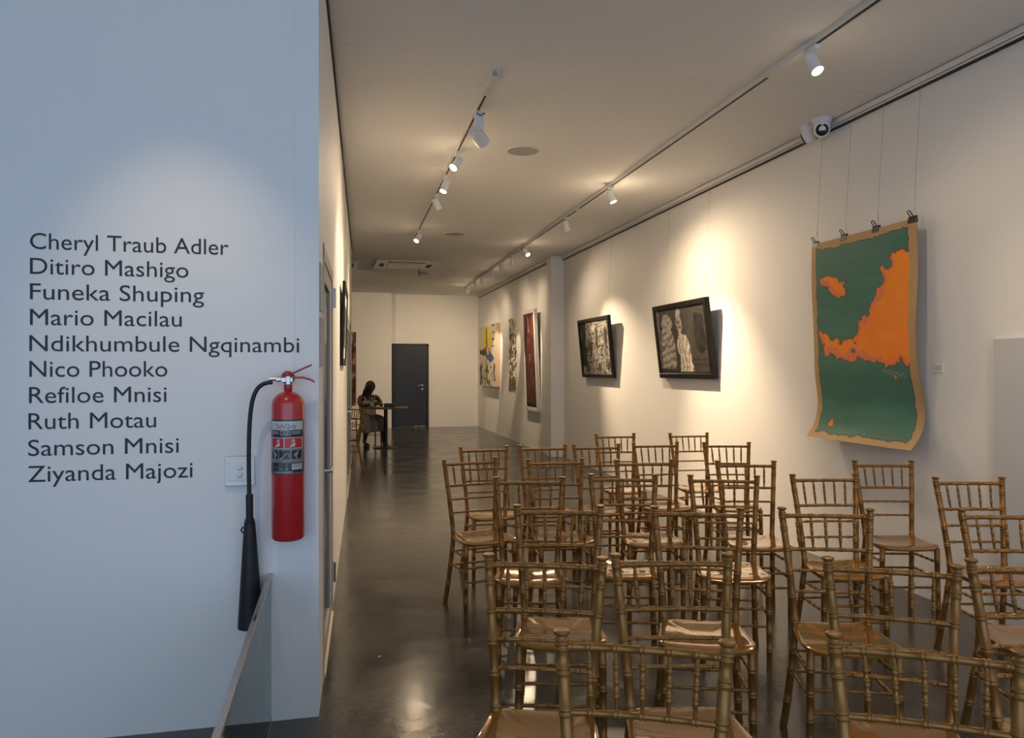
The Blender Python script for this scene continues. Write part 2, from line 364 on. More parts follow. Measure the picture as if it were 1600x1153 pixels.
def make_chair():
    root = empty('banquet_chair', (0, 0, 0))
    G = M['gold']
    path = []
    for z in (0, 0.08, 0.16, 0.24, 0.32, 0.40, 0.45, 0.50, 0.58, 0.66, 0.74, 0.82, 0.90):
        w, y = backx(z); path.append((w, y, z))
    for s in (-1, 1):
        pm = poly_rod([(s*x, y, z) for x, y, z in path], 0.0158, 0.0138, (0.13, 0.255, 0.345, 0.47, 0.57, 0.66, 0.752, 0.835, 0.885))
        po = pm.build('back_post', G, root, smooth=True)
        w, y = backx(0.90)
        MB().lathe([(0.0135, -0.004), (0.0162, 0.0), (0.0132, 0.004), (0.012, 0.008), (0.0172, 0.0115), (0.0190, 0.016), (0.0186, 0.0195), (0.013, 0.0215), (0.004, 0.0195)], 14, (s*w, y, 0.90)).build('finial', G, po, smooth=True)
        lm = poly_rod([(s*0.162, -0.276, 0), (s*0.162, -0.275, 0.14), (s*0.160, -0.272, 0.3), (s*0.158, -0.268, 0.445)], 0.0132, 0.0155, (0.10, 0.19, 0.285, 0.375))
        lm.build('leg', G, root, smooth=True)
    def br(z, r, rings, nm, bow=-0.0, tp=None):
        w, y = backx(z)
        bamboo((-w, y, z), (w, y, z), r, rings, 10, tp, (0, bow, 0)).build(nm, G, root, smooth=True)
    sp = [(k + 1)/6 for k in range(5)]
    br(0.885, 0.0090, sp + [0.055, 0.945], 'top_rail', 0.012)
    br(0.752, 0.0078, sp, 'back_rail', 0.010)
    br(0.668, 0.0062, (0.14, 0.32, 0.5, 0.68, 0.86), 'back_rail', 0.008)
    br(0.585, 0.0062, (0.14, 0.32, 0.5, 0.68, 0.86), 'back_rail', 0.006)
    w1, y1 = backx(0.752); w2, y2 = backx(0.885)
    for t in sp:
        k = 2*t - 1; b1 = 0.010*4*t*(1-t); b2 = 0.012*4*t*(1-t)
        bamboo((w1*k, y1 + b1, 0.752), (w2*k, y2 + b2, 0.885), 0.0058, (0.3, 0.52, 0.74), 8, lambda u: 0.55 + 0.45*min(1, min(u, 1-u)*5)).build('spindle', G, root, smooth=True)
    # stretchers
    rg = (0.2, 0.4, 0.6, 0.8)
    for z in (0.345, 0.255):
        w, y = backx(z); bamboo((-w, y, z), (w, y, z), 0.0064, rg, 8).build('stretcher', G, root, smooth=True)
    for z in (0.30, 0.215):
        bamboo((-0.160, -0.273, z), (0.160, -0.273, z), 0.0064, rg, 8).build('stretcher', G, root, smooth=True)
    for s in (-1, 1):
        for z in (0.355, 0.265):
            w, y = backx(z); bamboo((s*w, y, z), (s*0.160, -0.272, z + 0.008), 0.0064, rg, 8).build('stretcher', G, root, smooth=True)
    # seat frame bars under the shell
    fm = MB()
    w, y = backx(0.43)
    fm.tube([(-0.156, -0.265, 0.434), (0.156, -0.265, 0.434)], 0.008, 8).tube([(-w, y, 0.434), (w, y, 0.434)], 0.008, 8)
    for s in (-1, 1): fm.tube([(s*w, y, 0.434), (s*0.156, -0.265, 0.434)], 0.008, 8)
    fm.build('seat_frame', G, root, smooth=True)
    # seat shell: rounded trapezium, gently dished, thin rolled edge
    N = 44; outline = []
    for k in range(N):
        a = 2*PI*k/N; ca, sa = math.cos(a), math.sin(a); e = 2/5.0
        ux = math.copysign(abs(ca)**e, ca); uy = math.copysign(abs(sa)**e, sa)
        hw = 0.156 + 0.034*(1 - uy)/2
        outline.append((ux*hw, -0.132 + uy*0.163))
    mb = MB(); rings = [0.0, 0.25, 0.5, 0.72, 0.88, 0.96, 1.0]
    def sz(x, y, q):
        return 0.452 + 0.013*(x/0.19)**2 - 0.006*math.exp(-((y + 0.13)/0.08)**2) - (0.010 if y < -0.255 else 0)*((-y - 0.255)/0.04) + (0.006 if y > -0.02 else 0)
    vs = [(0, -0.132, sz(0, -0.132, 0))]; fs = []
    for q in rings[1:]:
        for (x, y) in outline: X = x*q; Y = -0.132 + (y + 0.132)*q; vs.append((X, Y, sz(X, Y, q) - (0.003 if q == 1.0 else 0)))
    R = len(rings) - 1
    for j in range(N): fs.append((0, 1 + j, 1 + (j+1) % N))
    for r in range(R-1):
        for j in range(N): fs.append((1 + r*N + j, 1 + (r+1)*N + j, 1 + (r+1)*N + (j+1) % N, 1 + r*N + (j+1) % N))
    # underside
    o = len(vs)
    for (x, y) in outline: vs.append((x*0.99, -0.132 + (y + 0.132)*0.99, sz(x, y, 1) - 0.013))
    for (x, y) in outline: vs.append((x*0.8, -0.132 + (y + 0.132)*0.8, 0.441))
    for j in range(N):
        fs.append((1 + (R-1)*N + j, o + j, o + (j+1) % N, 1 + (R-1)*N + (j+1) % N)); fs.append((o + j, o + N + j, o + N + (j+1) % N, o + (j+1) % N))
    fs.append(tuple(o + N + j for j in reversed(range(N))))
    mb.add(vs, fs); mb.build('seat', M['seat'], root, smooth=True, sm_angle=60)
    return root

# picture coordinates of the two finials of every chair, used to work out where it stands on the floor
chairs = [
 (886.6,983.8,1121.8,999.6,'gold banquet chair nearest the camera at left of the front row, turned sideways a little',1,1),
 (1309.8,988,1579.1,1013.8,'gold banquet chair at right of the front row, the largest chair back in view',1,1),
 (771,864.2,932.3,869.4,'gold banquet chair leftmost in the second row, closest to the open aisle',2,1),
 (969.2,864.4,1130.2,863.6,'gold banquet chair second from left in the second row, seat reflecting slats',2,1),
 (1296.8,869.9,1487.4,882,'gold banquet chair third from left in the second row, its seat reflecting orange',2,1),
 (1530.8,872.6,1690,874,'gold banquet chair in the second row cut off by the right frame edge',2,1),
 (813.7,788,931.8,788.8,'gold banquet chair leftmost in the third row, behind the aisle-side second-row chair',3,1),
 (1026.7,790,1152.3,792.7,'gold banquet chair second from left in the third row',3,1),
 (1223.5,792.1,1356.5,794.4,'gold banquet chair third from left in the third row',3,1),
 (1508.2,794.4,1636,796,'gold banquet chair at the right end of the third row, half out of frame',3,1),
 (779.9,744.5,875.1,744.5,'gold banquet chair leftmost in the fourth row',4,1),
 (926,739.9,1021,740.6,'gold banquet chair second from left in the fourth row',4,1),
 (1080.8,741.4,1180.2,742.7,'gold banquet chair in the middle of the fourth row',4,1),
 (1240.6,740.6,1334.5,740,'gold banquet chair just left of and before the lone wall-side chair, fourth row',4,1),
 (1459.8,745,1567.1,745,'gold banquet chair right of the green artwork, near the grey shadow panel',4,1),
 (696.1,717.8,772.9,713.3,'gold banquet chair farthest left, standing free at the aisle with all its legs showing',5,.8),
 (827.8,716.7,907.6,715.4,'gold banquet chair second from left in the fifth row',5,.8),
 (964.5,717.2,1047,717.2,'gold banquet chair third from left in the fifth row',5,.8),
 (1123.2,719,1206.5,719.8,'gold banquet chair fourth from left in the fifth row, nearest the wall of its cluster',5,.8),
 (1335.9,718.6,1423.2,719.5,'gold banquet chair standing right under the green artwork against the wall',5,.8),
 (722.1,698.2,789.3,695.6,'gold banquet chair leftmost in the sixth row',6,.5),
 (813.7,695.1,881.6,694.3,'gold banquet chair second from left in the sixth row',6,.5),
 (898,693.8,965.4,693,'gold banquet chair third from left in the sixth row',6,.5),
 (991,690.7,1056.9,690.4,'gold banquet chair fourth from left in the sixth row',6,.5),
 (1100.3,689.9,1169.8,691.2,'gold banquet chair rightmost in the sixth row',6,.5),
 (931.8,677.4,990.1,676.6,'gold banquet chair left of the pair in the farthest row',7,.4),
 (1047.8,676.1,1104.2,675.6,'gold banquet chair right of the pair in the farthest row',7,.4),
]
proto = make_chair()
FINZ = 0.9215
def floor_pt(px, py):
    return P(px, py, Z=FINZ)
first = True
for (ax, ay, bx_, by, lb, row, k) in chairs:
    a = floor_pt(ax, ay); b = floor_pt(bx_, by)
    ang = math.atan2(b.y - a.y, b.x - a.x)
    mid_y = (ay + by)/2
    ang = ang*k + (1 - k)*(-0.02)
    c = floor_pt((ax + bx_)/2, mid_y)
    ch = proto if first else copy_tree(proto); first = False
    w, y = backx(0.90)
    off = Matrix.Rotation(ang, 3, 'Z') @ Vector((0, y, 0))
    ch.location = (c.x - off.x, c.y - off.y, 0); ch.rotation_euler = (0, 0, ang)
    tag(ch, lb, 'chair', 'gold banquet chairs in seven rows')
    print('chair', round(c.x, 2), round(c.y, 2), round(math.degrees(ang), 1), row)
# two chairs at the table in the far left corner
ch = copy_tree(proto); c = P(557.5, 636.5, Z=FINZ); ang = math.radians(-58)
off = Matrix.Rotation(ang, 3, 'Z') @ Vector((0, YT, 0)); ch.location = (c.x - off.x, c.y - off.y, 0); ch.rotation_euler = (0, 0, ang)
tag(ch, 'gold banquet chair seen from the side just past the corridor wall end', 'chair', 'chairs at the far table')
ch = copy_tree(proto); ch.location = (0.60, 15.36, 0); ch.rotation_euler = (0, 0, math.radians(18))
tag(ch, 'gold banquet chair on which the seated person sits by the far table', 'chair', 'chairs at the far table')
ch = copy_tree(proto); ch.location = (0.10, 16.6, 0); ch.rotation_euler = (0, 0, math.radians(40))
tag(ch, 'gold banquet chair behind the seated person, below the dark red picture', 'chair', 'chairs at the far table')

# ------------------------------------------------------------------ track lights
XT0, XT1 = 2.70, 2.90
def t2x(y): return XT0 + (XT1 - XT0)*(y - 3.3)/14.3
t = MB(); d = Vector((t2x(17.7) - t2x(-1), 18.7, 0)); n = Vector((d.y, -d.x, 0)).normalized()
a0 = Vector((t2x(-1), -1, CEIL - 0.033))
tr2 = MB().obox(a0 - n*0.018, d, n*0.036, (0, 0, 0.033)).build('track_rail', M['white_al'])
tag(tr2, 'long white ceiling track running parallel to the picture wall', 'track light rail')
MB().obox(a0 - n*0.010 - Vector((0, 0, 0.002)), d, n*0.020, (0, 0, 0.003)).build('slot', M['black_gap'], tr2)
MB().obox(Vector((t2x(4.05), 4.0, CEIL - 0.04)) - n*0.024, (0, 0.42, 0), n*0.048, (0, 0, 0.04)).build('joint', M['white_al'], tr2)
MB().obox(Vector((t2x(8.6), 8.55, CEIL - 0.038)) - n*0.022, (0, 0.1, 0), n*0.044, (0, 0, 0.04)).build('joint', M['white_al'], tr2)
q0 = P(774, 118, Z=CEIL - 0.035); q1 = P(648, 372, Z=CEIL - 0.035); d1 = (q1 - q0); n1 = Vector((d1.y, -d1.x, 0)).normalized()
tr1 = MB().obox(q0 - n1*0.018, d1, n1*0.036, (0, 0, 0.035)).build('track_rail', M['white_al'])
tag(tr1, 'short white ceiling track above the aisle', 'track light rail')
MB().obox(q0 + d1*0.06 - n1*0.007 - Vector((0, 0, 0.001)), d1*0.92, n1*0.014, (0, 0, 0.003)).build('slot', M['black_gap'], tr1)
MB().obox(q0 - n1*0.026 - Vector((0, 0, 0.004)), d1.normalized()*0.05, n1*0.052, (0, 0, 0.039)).build('end_cap', M['white_plastic'], tr1)
MB().obox(q0 - n1*0.022 - Vector((0, 0, 0.003)), d1.normalized()*0.2, n1*0.044, (0, 0, 0.02)).build('feed_box', M['white_plastic'], tr1)

WARM = (1.0, 0.75, 0.48)
def spot(x, y, target, label, energy=0, size=70, blend=0.8, r=0.036, L=0.12, drop=0.09, lit=True, col=WARM, group='track spotlights', zc=CEIL - 0.036, fill=1.0):
    root = empty('track_spotlight', (x, y, zc), 0, label, 'spotlight', group)
    MB().box((-0.017, -0.05, -0.028), (0.017, 0.05, 0.0), 0.003).build('adapter', M['white_plastic'], root)
    MB().tube([(0, 0, -0.024), (0, 0, -drop + 0.01)], 0.008, 10).build('stem', M['white_plastic'], root, smooth=True)
    hd = (Vector(target) - Vector((x, y, zc - drop))).normalized()
    base = Vector((0, 0, -drop)) - hd*0.045
    MB().lathe([(0.012, -0.006), (r*0.88, -0.004), (r*0.96, 0.006), (r, 0.02), (r, L), (r*0.93, L), (r*0.90, L - 0.006)], 24, base, hd).build('lamp_body', M['white_plastic'], root, smooth=True, sm_angle=35)
    MB().lathe([(r*0.90, 0), (r*0.90, 0.0015)], 24, base + hd*(L - 0.006), hd).build('lamp_face', M['lamp_glow'] if lit else M['lamp_off'], root, smooth=True, sm_angle=35)
    MB().box((-0.004, -0.02, -drop - 0.01), (0.004, 0.02, -drop + 0.03)).build('bracket', M['black'] if r > 0.04 else M['white_plastic'], root)
    if energy:
        l = bpy.data.lights.new('beam', 'SPOT'); l.energy = energy; l.color = col; l.spot_size = math.radians(size); l.spot_blend = blend; l.shadow_soft_size = 0.02
        lo = bpy.data.objects.new('beam', l); COL.objects.link(lo); lo.parent = root
        lo.location = base + hd*(L + 0.004); lo.rotation_euler = hd.to_track_quat('-Z', 'Y').to_euler()
        # ambient fill lights added at the lamp head, besides its beam
        l = bpy.data.lights.new('fill_point', 'POINT'); l.energy = 0.8*fill; l.color = col; l.shadow_soft_size = 0.05
        lo = bpy.data.objects.new('fill_point', l); COL.objects.link(lo); lo.parent = root; lo.location = base + hd*(L + 0.06) - Vector((0, 0, 0.08))
        if fill:
            l = bpy.data.lights.new('fill_flood', 'SPOT'); l.energy = 34*fill; l.color = col; l.spot_size = math.radians(165); l.spot_blend = 1.0; l.shadow_soft_size = 0.035
            lo = bpy.data.objects.new('fill_flood', l); COL.objects.link(lo); lo.parent = root
            lo.location = base + hd*(L + 0.008); fd = (hd + Vector((0, 0, -0.9))).normalized(); lo.rotation_euler = fd.to_track_quat('-Z', 'Y').to_euler()
    return root
# track along the picture wall, near to far
spot(t2x(3.95), 3.95, (3.1, 2.4, 0.6), 'lit white spotlight nearest the camera on the long track', 30, 90, 1.0, fill=0.4)
spot(t2x(7.45), 7.45, (3.76, 6.7, 0.3), 'lit white spotlight between the artwork and second black picture, long track', 230, 58, 1.0, fill=2.8)
spot(t2x(9.1), 9.1, (3.3, 9.5, 1.5), 'unlit white spotlight, second joint of the long track', lit=False)
spot(t2x(11.3), 11.3, (3.76, 9.1, 0.7), 'lit white spotlight just before the pilaster, long track', 330, 52, 1.0)
spot(t2x(12.3), 12.3, (3.3, 12.9, 1.5), 'unlit spotlight level with the pilaster, long track', lit=False)
spot(t2x(13.2), 13.2, (3.58, 13.75, 1.6), 'lit spotlight aimed at the red framed picture', 95, 36, 0.5, fill=0.5)
spot(t2x(14.1), 14.1, (3.58, 15.5, 1.5), 'lit spotlight aimed at the narrow carved panel', 90, 24, 0.5, fill=0.5)
spot(t2x(15.2), 15.2, (3.3, 15.6, 1.5), 'unlit spotlight among the far lamps of the long track', lit=False)
spot(t2x(16.1), 16.1, (3.58, 17.2, 1.5), 'lit spotlight aimed at the yellow and white canvas', 110, 30, 0.5, fill=0.5)
spot(t2x(17.0), 17.0, (2.2, 19.6, 1.0), 'lit spotlight farthest away on the long track', 40, 110, 1.0, fill=0.7)
# off the frame, nearer than the first: lights the near end of the wall
spot(t2x(1.0), 1.0, (3.7, 2.4, 1.3), 'white spotlight on the long track nearly overhead, outside the frame', 30, 110, 1.0, fill=0.4)
# short track
def t1(f): p = q0 + d1*f; return p.x, p.y
def f1(py): return (P(700, py, Z=CEIL - 0.035).y - q0.y)/d1.y
x, y = t1(f1(172)); r_ = spot(x, y, (x + 0.5, y + 0.55, 2.9), 'large white spotlight with a grey driver box on the short track', 0, r=0.052, L=0.14, lit=False, drop=0.16)
MB().box((-0.03, -0.10, -0.155), (0.03, -0.052, -0.025), 0.004).build('driver_box', M['white_plastic'], r_)
MB().tube([(0.02, -0.07, -0.02), (0.035, -0.11, -0.04), (0.0, -0.115, -0.06), (-0.02, -0.105, -0.04)], 0.004, 8).build('cable', M['black'], r_, smooth=True)
x, y = t1(f1(237)); spot(x, y, (-0.4, y - 1.1, 1.4), 'slim lit spotlight second along the short track', 60, 50)
x, y = t1(f1(275)); spot(x, y, (0.1, y - 0.6, 1.0), 'brightest lit spotlight on the middle of the short track', 60, 90, 1.0, fill=0.6)
x, y = t1(f1(305)); spot(x, y, (x + 0.6, y + 0.3, 2.2), 'unlit spotlight fourth along the short track', lit=False)
x, y = t1(f1(362)); spot(x, y, (0.05, 9.4, 1.5), 'lit spotlight at the far end of the short track', 60, 70, 1.0, fill=0.45)
# lamps over the lettered wall (out of frame)
spot(-0.60, 2.2, (-0.62, YF, 1.6), 'white spotlight out of frame aimed at the lettered wall', 18, 44, 1.0, zc=CEIL, fill=0)
# added lamp, kept out of sight, that brightens the far corner
spot(-0.9, 13.6, (0.6, 19.4, 1.5), 'added unseen lamp lighting the far corner from behind the corridor wall end', 110, 100, 1.0, fill=0.6, zc=CEIL)

# ------------------------------------------------------------------ ceiling speakers, air units, cameras
for (px, py, lb) in ((817, 235, 'round flush ceiling speaker nearer the camera'), (710, 365, 'round flush ceiling speaker farther away')):
    p = P(px, py, Z=CEIL); r_ = empty('ceiling_speaker', (p.x, p.y, CEIL), 0, lb, 'speaker', 'ceiling speakers')
    MB().lathe([(0.148, 0), (0.150, -0.004), (0.146, -0.009), (0.138, -0.010), (0.136, -0.006)][::-1], 40, (0, 0, 0)).build('rim', M['ceil'], r_, smooth=True)
    MB().lathe([(0.136, -0.0085), (0.136, -0.004)], 40).build('grille', M['grille'], r_)
def ac_unit(x, y, lb):
    r_ = empty('ceiling_air_unit', (x, y, CEIL), 0, lb, 'air conditioner', 'ceiling cassette air units')
    MB().box((-0.54, -0.5, -0.030), (0.54, 0.5, 0), 0.01).build('panel', M['white_al'], r_)
    MB().box((-0.33, -0.36, -0.045), (0.33, 0.30, -0.029), 0.01).build('intake_cover', M['white_al'], r_)
    MB().box((-0.33, 0.325, -0.034), (0.33, 0.385, -0.029)).build('air_slot', M['black_gap'], r_)
    MB().box((-0.33, -0.44, -0.034), (0.33, -0.40, -0.029)).build('air_slot', M['black_gap'], r_)
    for s in (-1, 1): MB().box((s*0.385, -0.2, -0.034), (s*0.47, 0.2, -0.029)).build('air_slot', M['black_gap'], r_)
    return r_
ac_unit(1.21, 14.0, 'white square air conditioning cassette in the far ceiling, fully in view')
ac_unit(-0.18, 14.2, 'air conditioning cassette mostly hidden behind the corridor wall')
p = P(655.5, 421, Z=CEIL); r_ = empty('ceiling_bracket', (p.x, p.y, CEIL), 0, 'small dark bracket hanging from the ceiling beside the air unit', 'bracket')
MB().tube([(0, 0, 0), (-0.012, 0, -0.05), (-0.008, 0, -0.09), (0.006, 0, -0.13)], 0.008, 8).build('stem', M['black'], r_, smooth=True)
MB().tube([(0, 0, -0.07), (0.16, 0, -0.074)], 0.007, 8).build('arm', M['black'], r_, smooth=True)

def cctv(px, py, lb, face, s=1.0):
    p = P(px, py, Z=CEIL); r_ = empty('security_camera', (p.x, p.y, CEIL), 0, lb, 'security camera', 'turret security cameras'); r_.scale = (s, s, s)
    MB().lathe([(0.070, 0), (0.074, -0.012), (0.070, -0.034), (0.062, -0.040)], 32).build('base', M['white_plastic'], r_, smooth=True, sm_angle=30)
    f = Vector(face).normalized(); c = Vector((0, 0, -0.082))
    prof = [(0.062*math.cos(a), 0.062*math.sin(a)) for a in [(-88 + 12*k)*PI/180 for k in range(13)]]
    MB().lathe([(0.060, 0.045), (0.0615, 0.0), (0.058, -0.02)][::-1], 32, c).build('collar', M['white_plastic'], r_, smooth=True)
    MB().lathe(prof, 32, c, f).build('ball', M['white_plastic'], r_, smooth=True)
    MB().lathe([(0.046, 0.0), (0.047, 0.036), (0.044, 0.044), (0.03, 0.049), (0.01, 0.05)], 28, c + f*0.006, f).build('lens', M['lens'], r_, smooth=True, sm_angle=60)
cctv(1284, 186, 'white turret security camera with its black lens facing the room', (-0.62, -1, -0.32))
cctv(1264, 197, 'white turret security camera turned away, left of its twin', (-0.7, 0.9, -0.5), 0.95)

# ------------------------------------------------------------------ lettering
lines = [('Cheryl Traub Adler',47,357,388.7,'first line, top'),('Ditiro Mashigo',47,294.5,427.8,'second line'),('Funeka Shuping',47,319,467.6,'third line'),
 ('Mario Macilau',47,284,507.6,'fourth line'),('Ndikhumbule Ngqinambi',46,467.5,548.6,'fifth line, the longest'),('Nico Phooko',46,261.5,588.8,'sixth line'),
 ('Refiloe Mnisi',45.5,260.3,629.8,'seventh line'),('Ruth Motau',44.5,244,670.7,'eighth line, the shortest'),('Samson Mnisi',44,279.5,712.5,'ninth line'),('Ziyanda Majozi',43.7,301,753.3,'tenth line, bottom')]
lv, _ = text_mesh('H'); caph = max(v[1] for v in lv)
for s, xa, xb, yb, w in lines:
    v, f = text_mesh(s)
    x0 = min(q[0] for q in v); x1 = max(q[0] for q in v)
    A = P(xa, yb, Y=YF); B = P(xb, yb, Y=YF)
    sx = (B.x - A.x)/(x1 - x0); sy = 0.0640/caph
    root = empty('wall_lettering', (A.x, YF, A.z), 0, 'black vinyl name lettering on the pale blue wall, %s of ten' % w, 'lettering', 'ten lines of wall lettering')
    # split the line at its space so that each word is a part
    first_w = s.split(' ')[0]; fv, _f = text_mesh(first_w); cut = max(q[0] for q in fv) + 0.1
    for side in (0, 1):
        ids = [i for i, q in enumerate(v) if (q[0] > cut) == bool(side)]; mp_ = {i: k for k, i in enumerate(ids)}
        vs = [((v[i][0] - x0)*sx, -0.0012, v[i][1]*sy) for i in ids]
        fs = [tuple(mp_[i] for i in p_) for p_ in f if all(i in mp_ for i in p_)]
        MB().add(vs, fs).build('word', M['vinyl'], root)

# ------------------------------------------------------------------ light switch, extinguisher, glass panel
A = P(351, 713, Y=YF); B = P(399, 758, Y=YF)
sw = empty('light_switch', ((A.x + B.x)/2, YF, (A.z + B.z)/2), 0, 'white double light switch plate behind the extinguisher hose', 'switch')
hw, hh = (B.x - A.x)/2, (A.z - B.z)/2
MB().box((-hw, -0.010, -hh), (hw, 0, hh), 0.004).build('plate', M['white_plastic'], sw)
MB().box((-hw, -0.016, -hh), (hw, 0, -hh*0.80), 0.004).build('lower_lip', M['white_plastic'], sw)
MB().box((-hw*0.72, -0.013, -hh*0.62), (hw*0.55, -0.009, hh*0.68), 0.001).build('rocker', M['white_plastic'], sw)
for dz in (0.0146, -0.0146):
    MB().lathe([(0.0115, 0), (0.0115, 0.004), (0.0105, 0.0045), (0.0095, 0.002), (0.0090, 0.0065), (0.006, 0.008)], 24, (-0.0, -0.012, dz), (0, -1, 0)).build('button', M['chrome'] if False else M['white_plastic'], sw, smooth=True, sm_angle=30)

EY = YF - 0.078                                        # extinguisher axis
ec = P(450.2, 727, Y=EY); ER = 0.0665
zt = P(450, 612, Y=EY).z; zb = P(450, 843, Y=EY).z
ext = empty('fire_extinguisher', (ec.x, EY, zb), 0, 'red cylindrical fire extinguisher hung on the white wall, printed label', 'fire extinguisher')
H = zt - zb
prof = [(0.045, 0.0), (0.060, 0.004), (ER, 0.014), (ER, H - 0.055)]
for k in range(1, 9):
    a = k/8*PI/2*0.86; prof.append((ER*math.cos(a), H - 0.055 + 0.058*math.sin(a)))
prof += [(0.0185, H + 0.008), (0.0175, H + 0.035)]
MB().lathe(prof, 48).build('cylinder', M['red'], ext, smooth=True, sm_angle=60)
MB().lathe([(0.019, H + 0.030), (0.019, H + 0.036), (0.017, H + 0.038)], 24).build('neck_ring', M['chrome'], ext, smooth=True)
vz = H + 0.055
vb = MB().lathe([(0.010, -0.03), (0.022, -0.026), (0.028, -0.012), (0.028, 0.012), (0.022, 0.026), (0.010, 0.03)], 24, (0, 0, vz + 0.004), (0, 1, 0)); vb.build('valve_body', M['red_dark'], ext, smooth=True)
MB().box((-0.028, -0.034, vz - 0.016), (0.022, -0.022, vz + 0.006), 0.003).box((-0.008, -0.036, vz - 0.026), (0.012, -0.02, vz + 0.012), 0.003).build('valve_block', M['chrome'], ext)
def lever(pts, w, th, nm):
    mb = MB(); pts = [Vector(p) for p in pts]; k = len(pts); vs = []
    for i, p in enumerate(pts):
        ww = w[i]
        vs += [p + Vector((0, -ww, th)), p + Vector((0, ww, th)), p + Vector((0, ww, -th)), p + Vector((0, -ww, -th))]
    fs = [(4*i + j, 4*i + (j+1) % 4, 4*i + 4 + (j+1) % 4, 4*i + 4 + j) for i in range(k-1) for j in range(4)] + [(3, 2, 1, 0), (4*k-4, 4*k-3, 4*k-2, 4*k-1)]
    mb.add(vs, fs); return mb.build(nm, M['red_dark'], ext)
lever([(-0.024, -0.012, vz - 0.002), (0.0, -0.012, vz + 0.016), (0.03, -0.014, vz + 0.026), (0.062, -0.018, vz + 0.042), (0.096, -0.022, vz + 0.057)], [0.010, 0.011, 0.010, 0.009, 0.008], 0.0045, 'lever')
lever([(-0.01, -0.015, vz - 0.002), (0.02, -0.015, vz + 0.004), (0.06, -0.018, vz + 0.004), (0.09, -0.022, vz - 0.004), (0.108, -0.024, vz - 0.014)], [0.011, 0.012, 0.011, 0.010, 0.009], 0.0045, 'carry_handle')
MB().tube([(-0.008, -0.02, vz + 0.02), (-0.010, -0.022, vz + 0.036), (-0.004, -0.02, vz + 0.028)], 0.0012, 6).build('safety_pin', M['chrome'], ext)
MB().tube([(-0.026, -0.022, vz - 0.002), (-0.046, -0.022, vz - 0.002)], 0.011, 6).tube([(-0.046, -0.022, vz - 0.002), (-0.074, -0.022, vz - 0.003)], 0.0075, 16).build('hose_fitting', M['chrome'], ext)
def epx(px, py, y=EY - 0.022): p = P(px, py, Y=y); return Vector((p.x - ec.x, p.y - EY, p.z - zb))
hp = [(426, 597.5), (418, 598), (408, 602), (400, 611), (394, 628), (390.5, 655), (389, 690), (388.8, 730), (389.5, 775)]
# smooth hose
def catmull(pts, n=6):
    out = []; pts = [pts[0]] + list(pts) + [pts[-1]]
    for i in range(1, len(pts) - 2):
        for k in range(n):
            t = k/n; a, b, c, d_ = pts[i-1], pts[i], pts[i+1], pts[i+2]
            out.append(0.5*((2*b) + (c - a)*t + (2*a - 5*b + 4*c - d_)*t*t + (3*b - a - 3*c + d_)*t**3))
    out.append(pts[-2]); return out
MB().tube(catmull([epx(*p) for p in hp]), 0.0088, 14).build('hose', M['black_rubber'], ext, smooth=True)
g0, g1, g2, g3 = epx(389.5, 772), epx(389.8, 776), epx(390, 812), epx(390, 818)
MB().tube([g0, g1, g1 + Vector((0, 0, -0.001)), g2, g3], [0.013, 0.0165, 0.0145, 0.0145, 0.013], 18).build('grip', M['black_rubber'], ext, smooth=True, sm_angle=40)
c0, c1 = epx(390, 810, EY - 0.005), epx(391.5, 979, EY + 0.012)
MB().tube([c0, c0.lerp(c1, 0.04), c0.lerp(c1, 0.25), c0.lerp(c1, 0.97), c1], [0.017, 0.022, 0.029, 0.0505, 0.0515], 28).build('horn', M['black_rubber'], ext, smooth=True)
lp = epx(379, 828, EY - 0.005)
MB().tube([lp + Vector((0.012, 0, 0.010)), lp + Vector((0, 0, 0.010)), lp + Vector((-0.006, 0, 0)), lp + Vector((0, 0, -0.011)), lp + Vector((0.012, 0, -0.009))], 0.0035, 8).build('horn_hook', M['black_rubber'], ext, smooth=True)
MB().box((-0.03, 0.06, H*0.72), (0.03, 0.078, H*0.86), 0.003).build('wall_bracket', M['steel'], ext)
# printed label wrapped on the cylinder
lz1 = P(450, 656, Y=EY - ER).z - zb; lz0 = P(450, 742, Y=EY - ER).z - zb
LWd = 1.40                                              # half angle of the label
cx_lab = math.radians(-3 - math.degrees(TH)*0 )
NX, NZ = 120, 150
img = np.zeros((NZ, NX, 3)); img[:] = (0.016, 0.02, 0.03)
def R(u0, u1, v0, v1, c): img[int(v0*NZ):int(v1*NZ), int(u0*NX):int(u1*NX)] = c
W_ = (0.52, 0.53, 0.55); RD = (0.5, 0.02, 0.025); BK = (0.016, 0.02, 0.03)
# u: 0..1 across the visible face (left to right), v: 0 top .. 1 bottom
R(0, 1, 0.0, 0.02, BK); R(0.03, 0.97, 0.03, 0.185, W_); R(0.03, 0.97, 0.185, 0.195, (0.25, 0.25, 0.26))
for (a, b) in ((0.05, 0.28), (0.68, 0.92)):
    R(a, b, 0.215, 0.235, (0.3, 0.3, 0.3)); R(a, b, 0.25, 0.262, (0.35, 0.35, 0.35))
R(0.33, 0.63, 0.205, 0.285, W_); R(0.345, 0.615, 0.212, 0.278, BK)
R(0.03, 0.97, 0.32, 0.53, W_); R(0.05, 0.44, 0.335, 0.515, RD); R(0.46, 0.95, 0.335, 0.515, RD)
R(0.03, 0.97, 0.545, 0.735, (0.35, 0.35, 0.33)); R(0.05, 0.27, 0.555, 0.725, BK); R(0.29, 0.64, 0.555, 0.725, BK); R(0.66, 0.95, 0.555, 0.725, BK)
R(0.03, 0.97, 0.745, 0.785, (0.2, 0.2, 0.2)); R(0.68, 0.95, 0.80, 0.91, W_); 
for k in range(9): R(0.71 + k*0.025, 0.71 + k*0.025 + (0.008 if k % 2 else 0.014), 0.81, 0.88, BK)
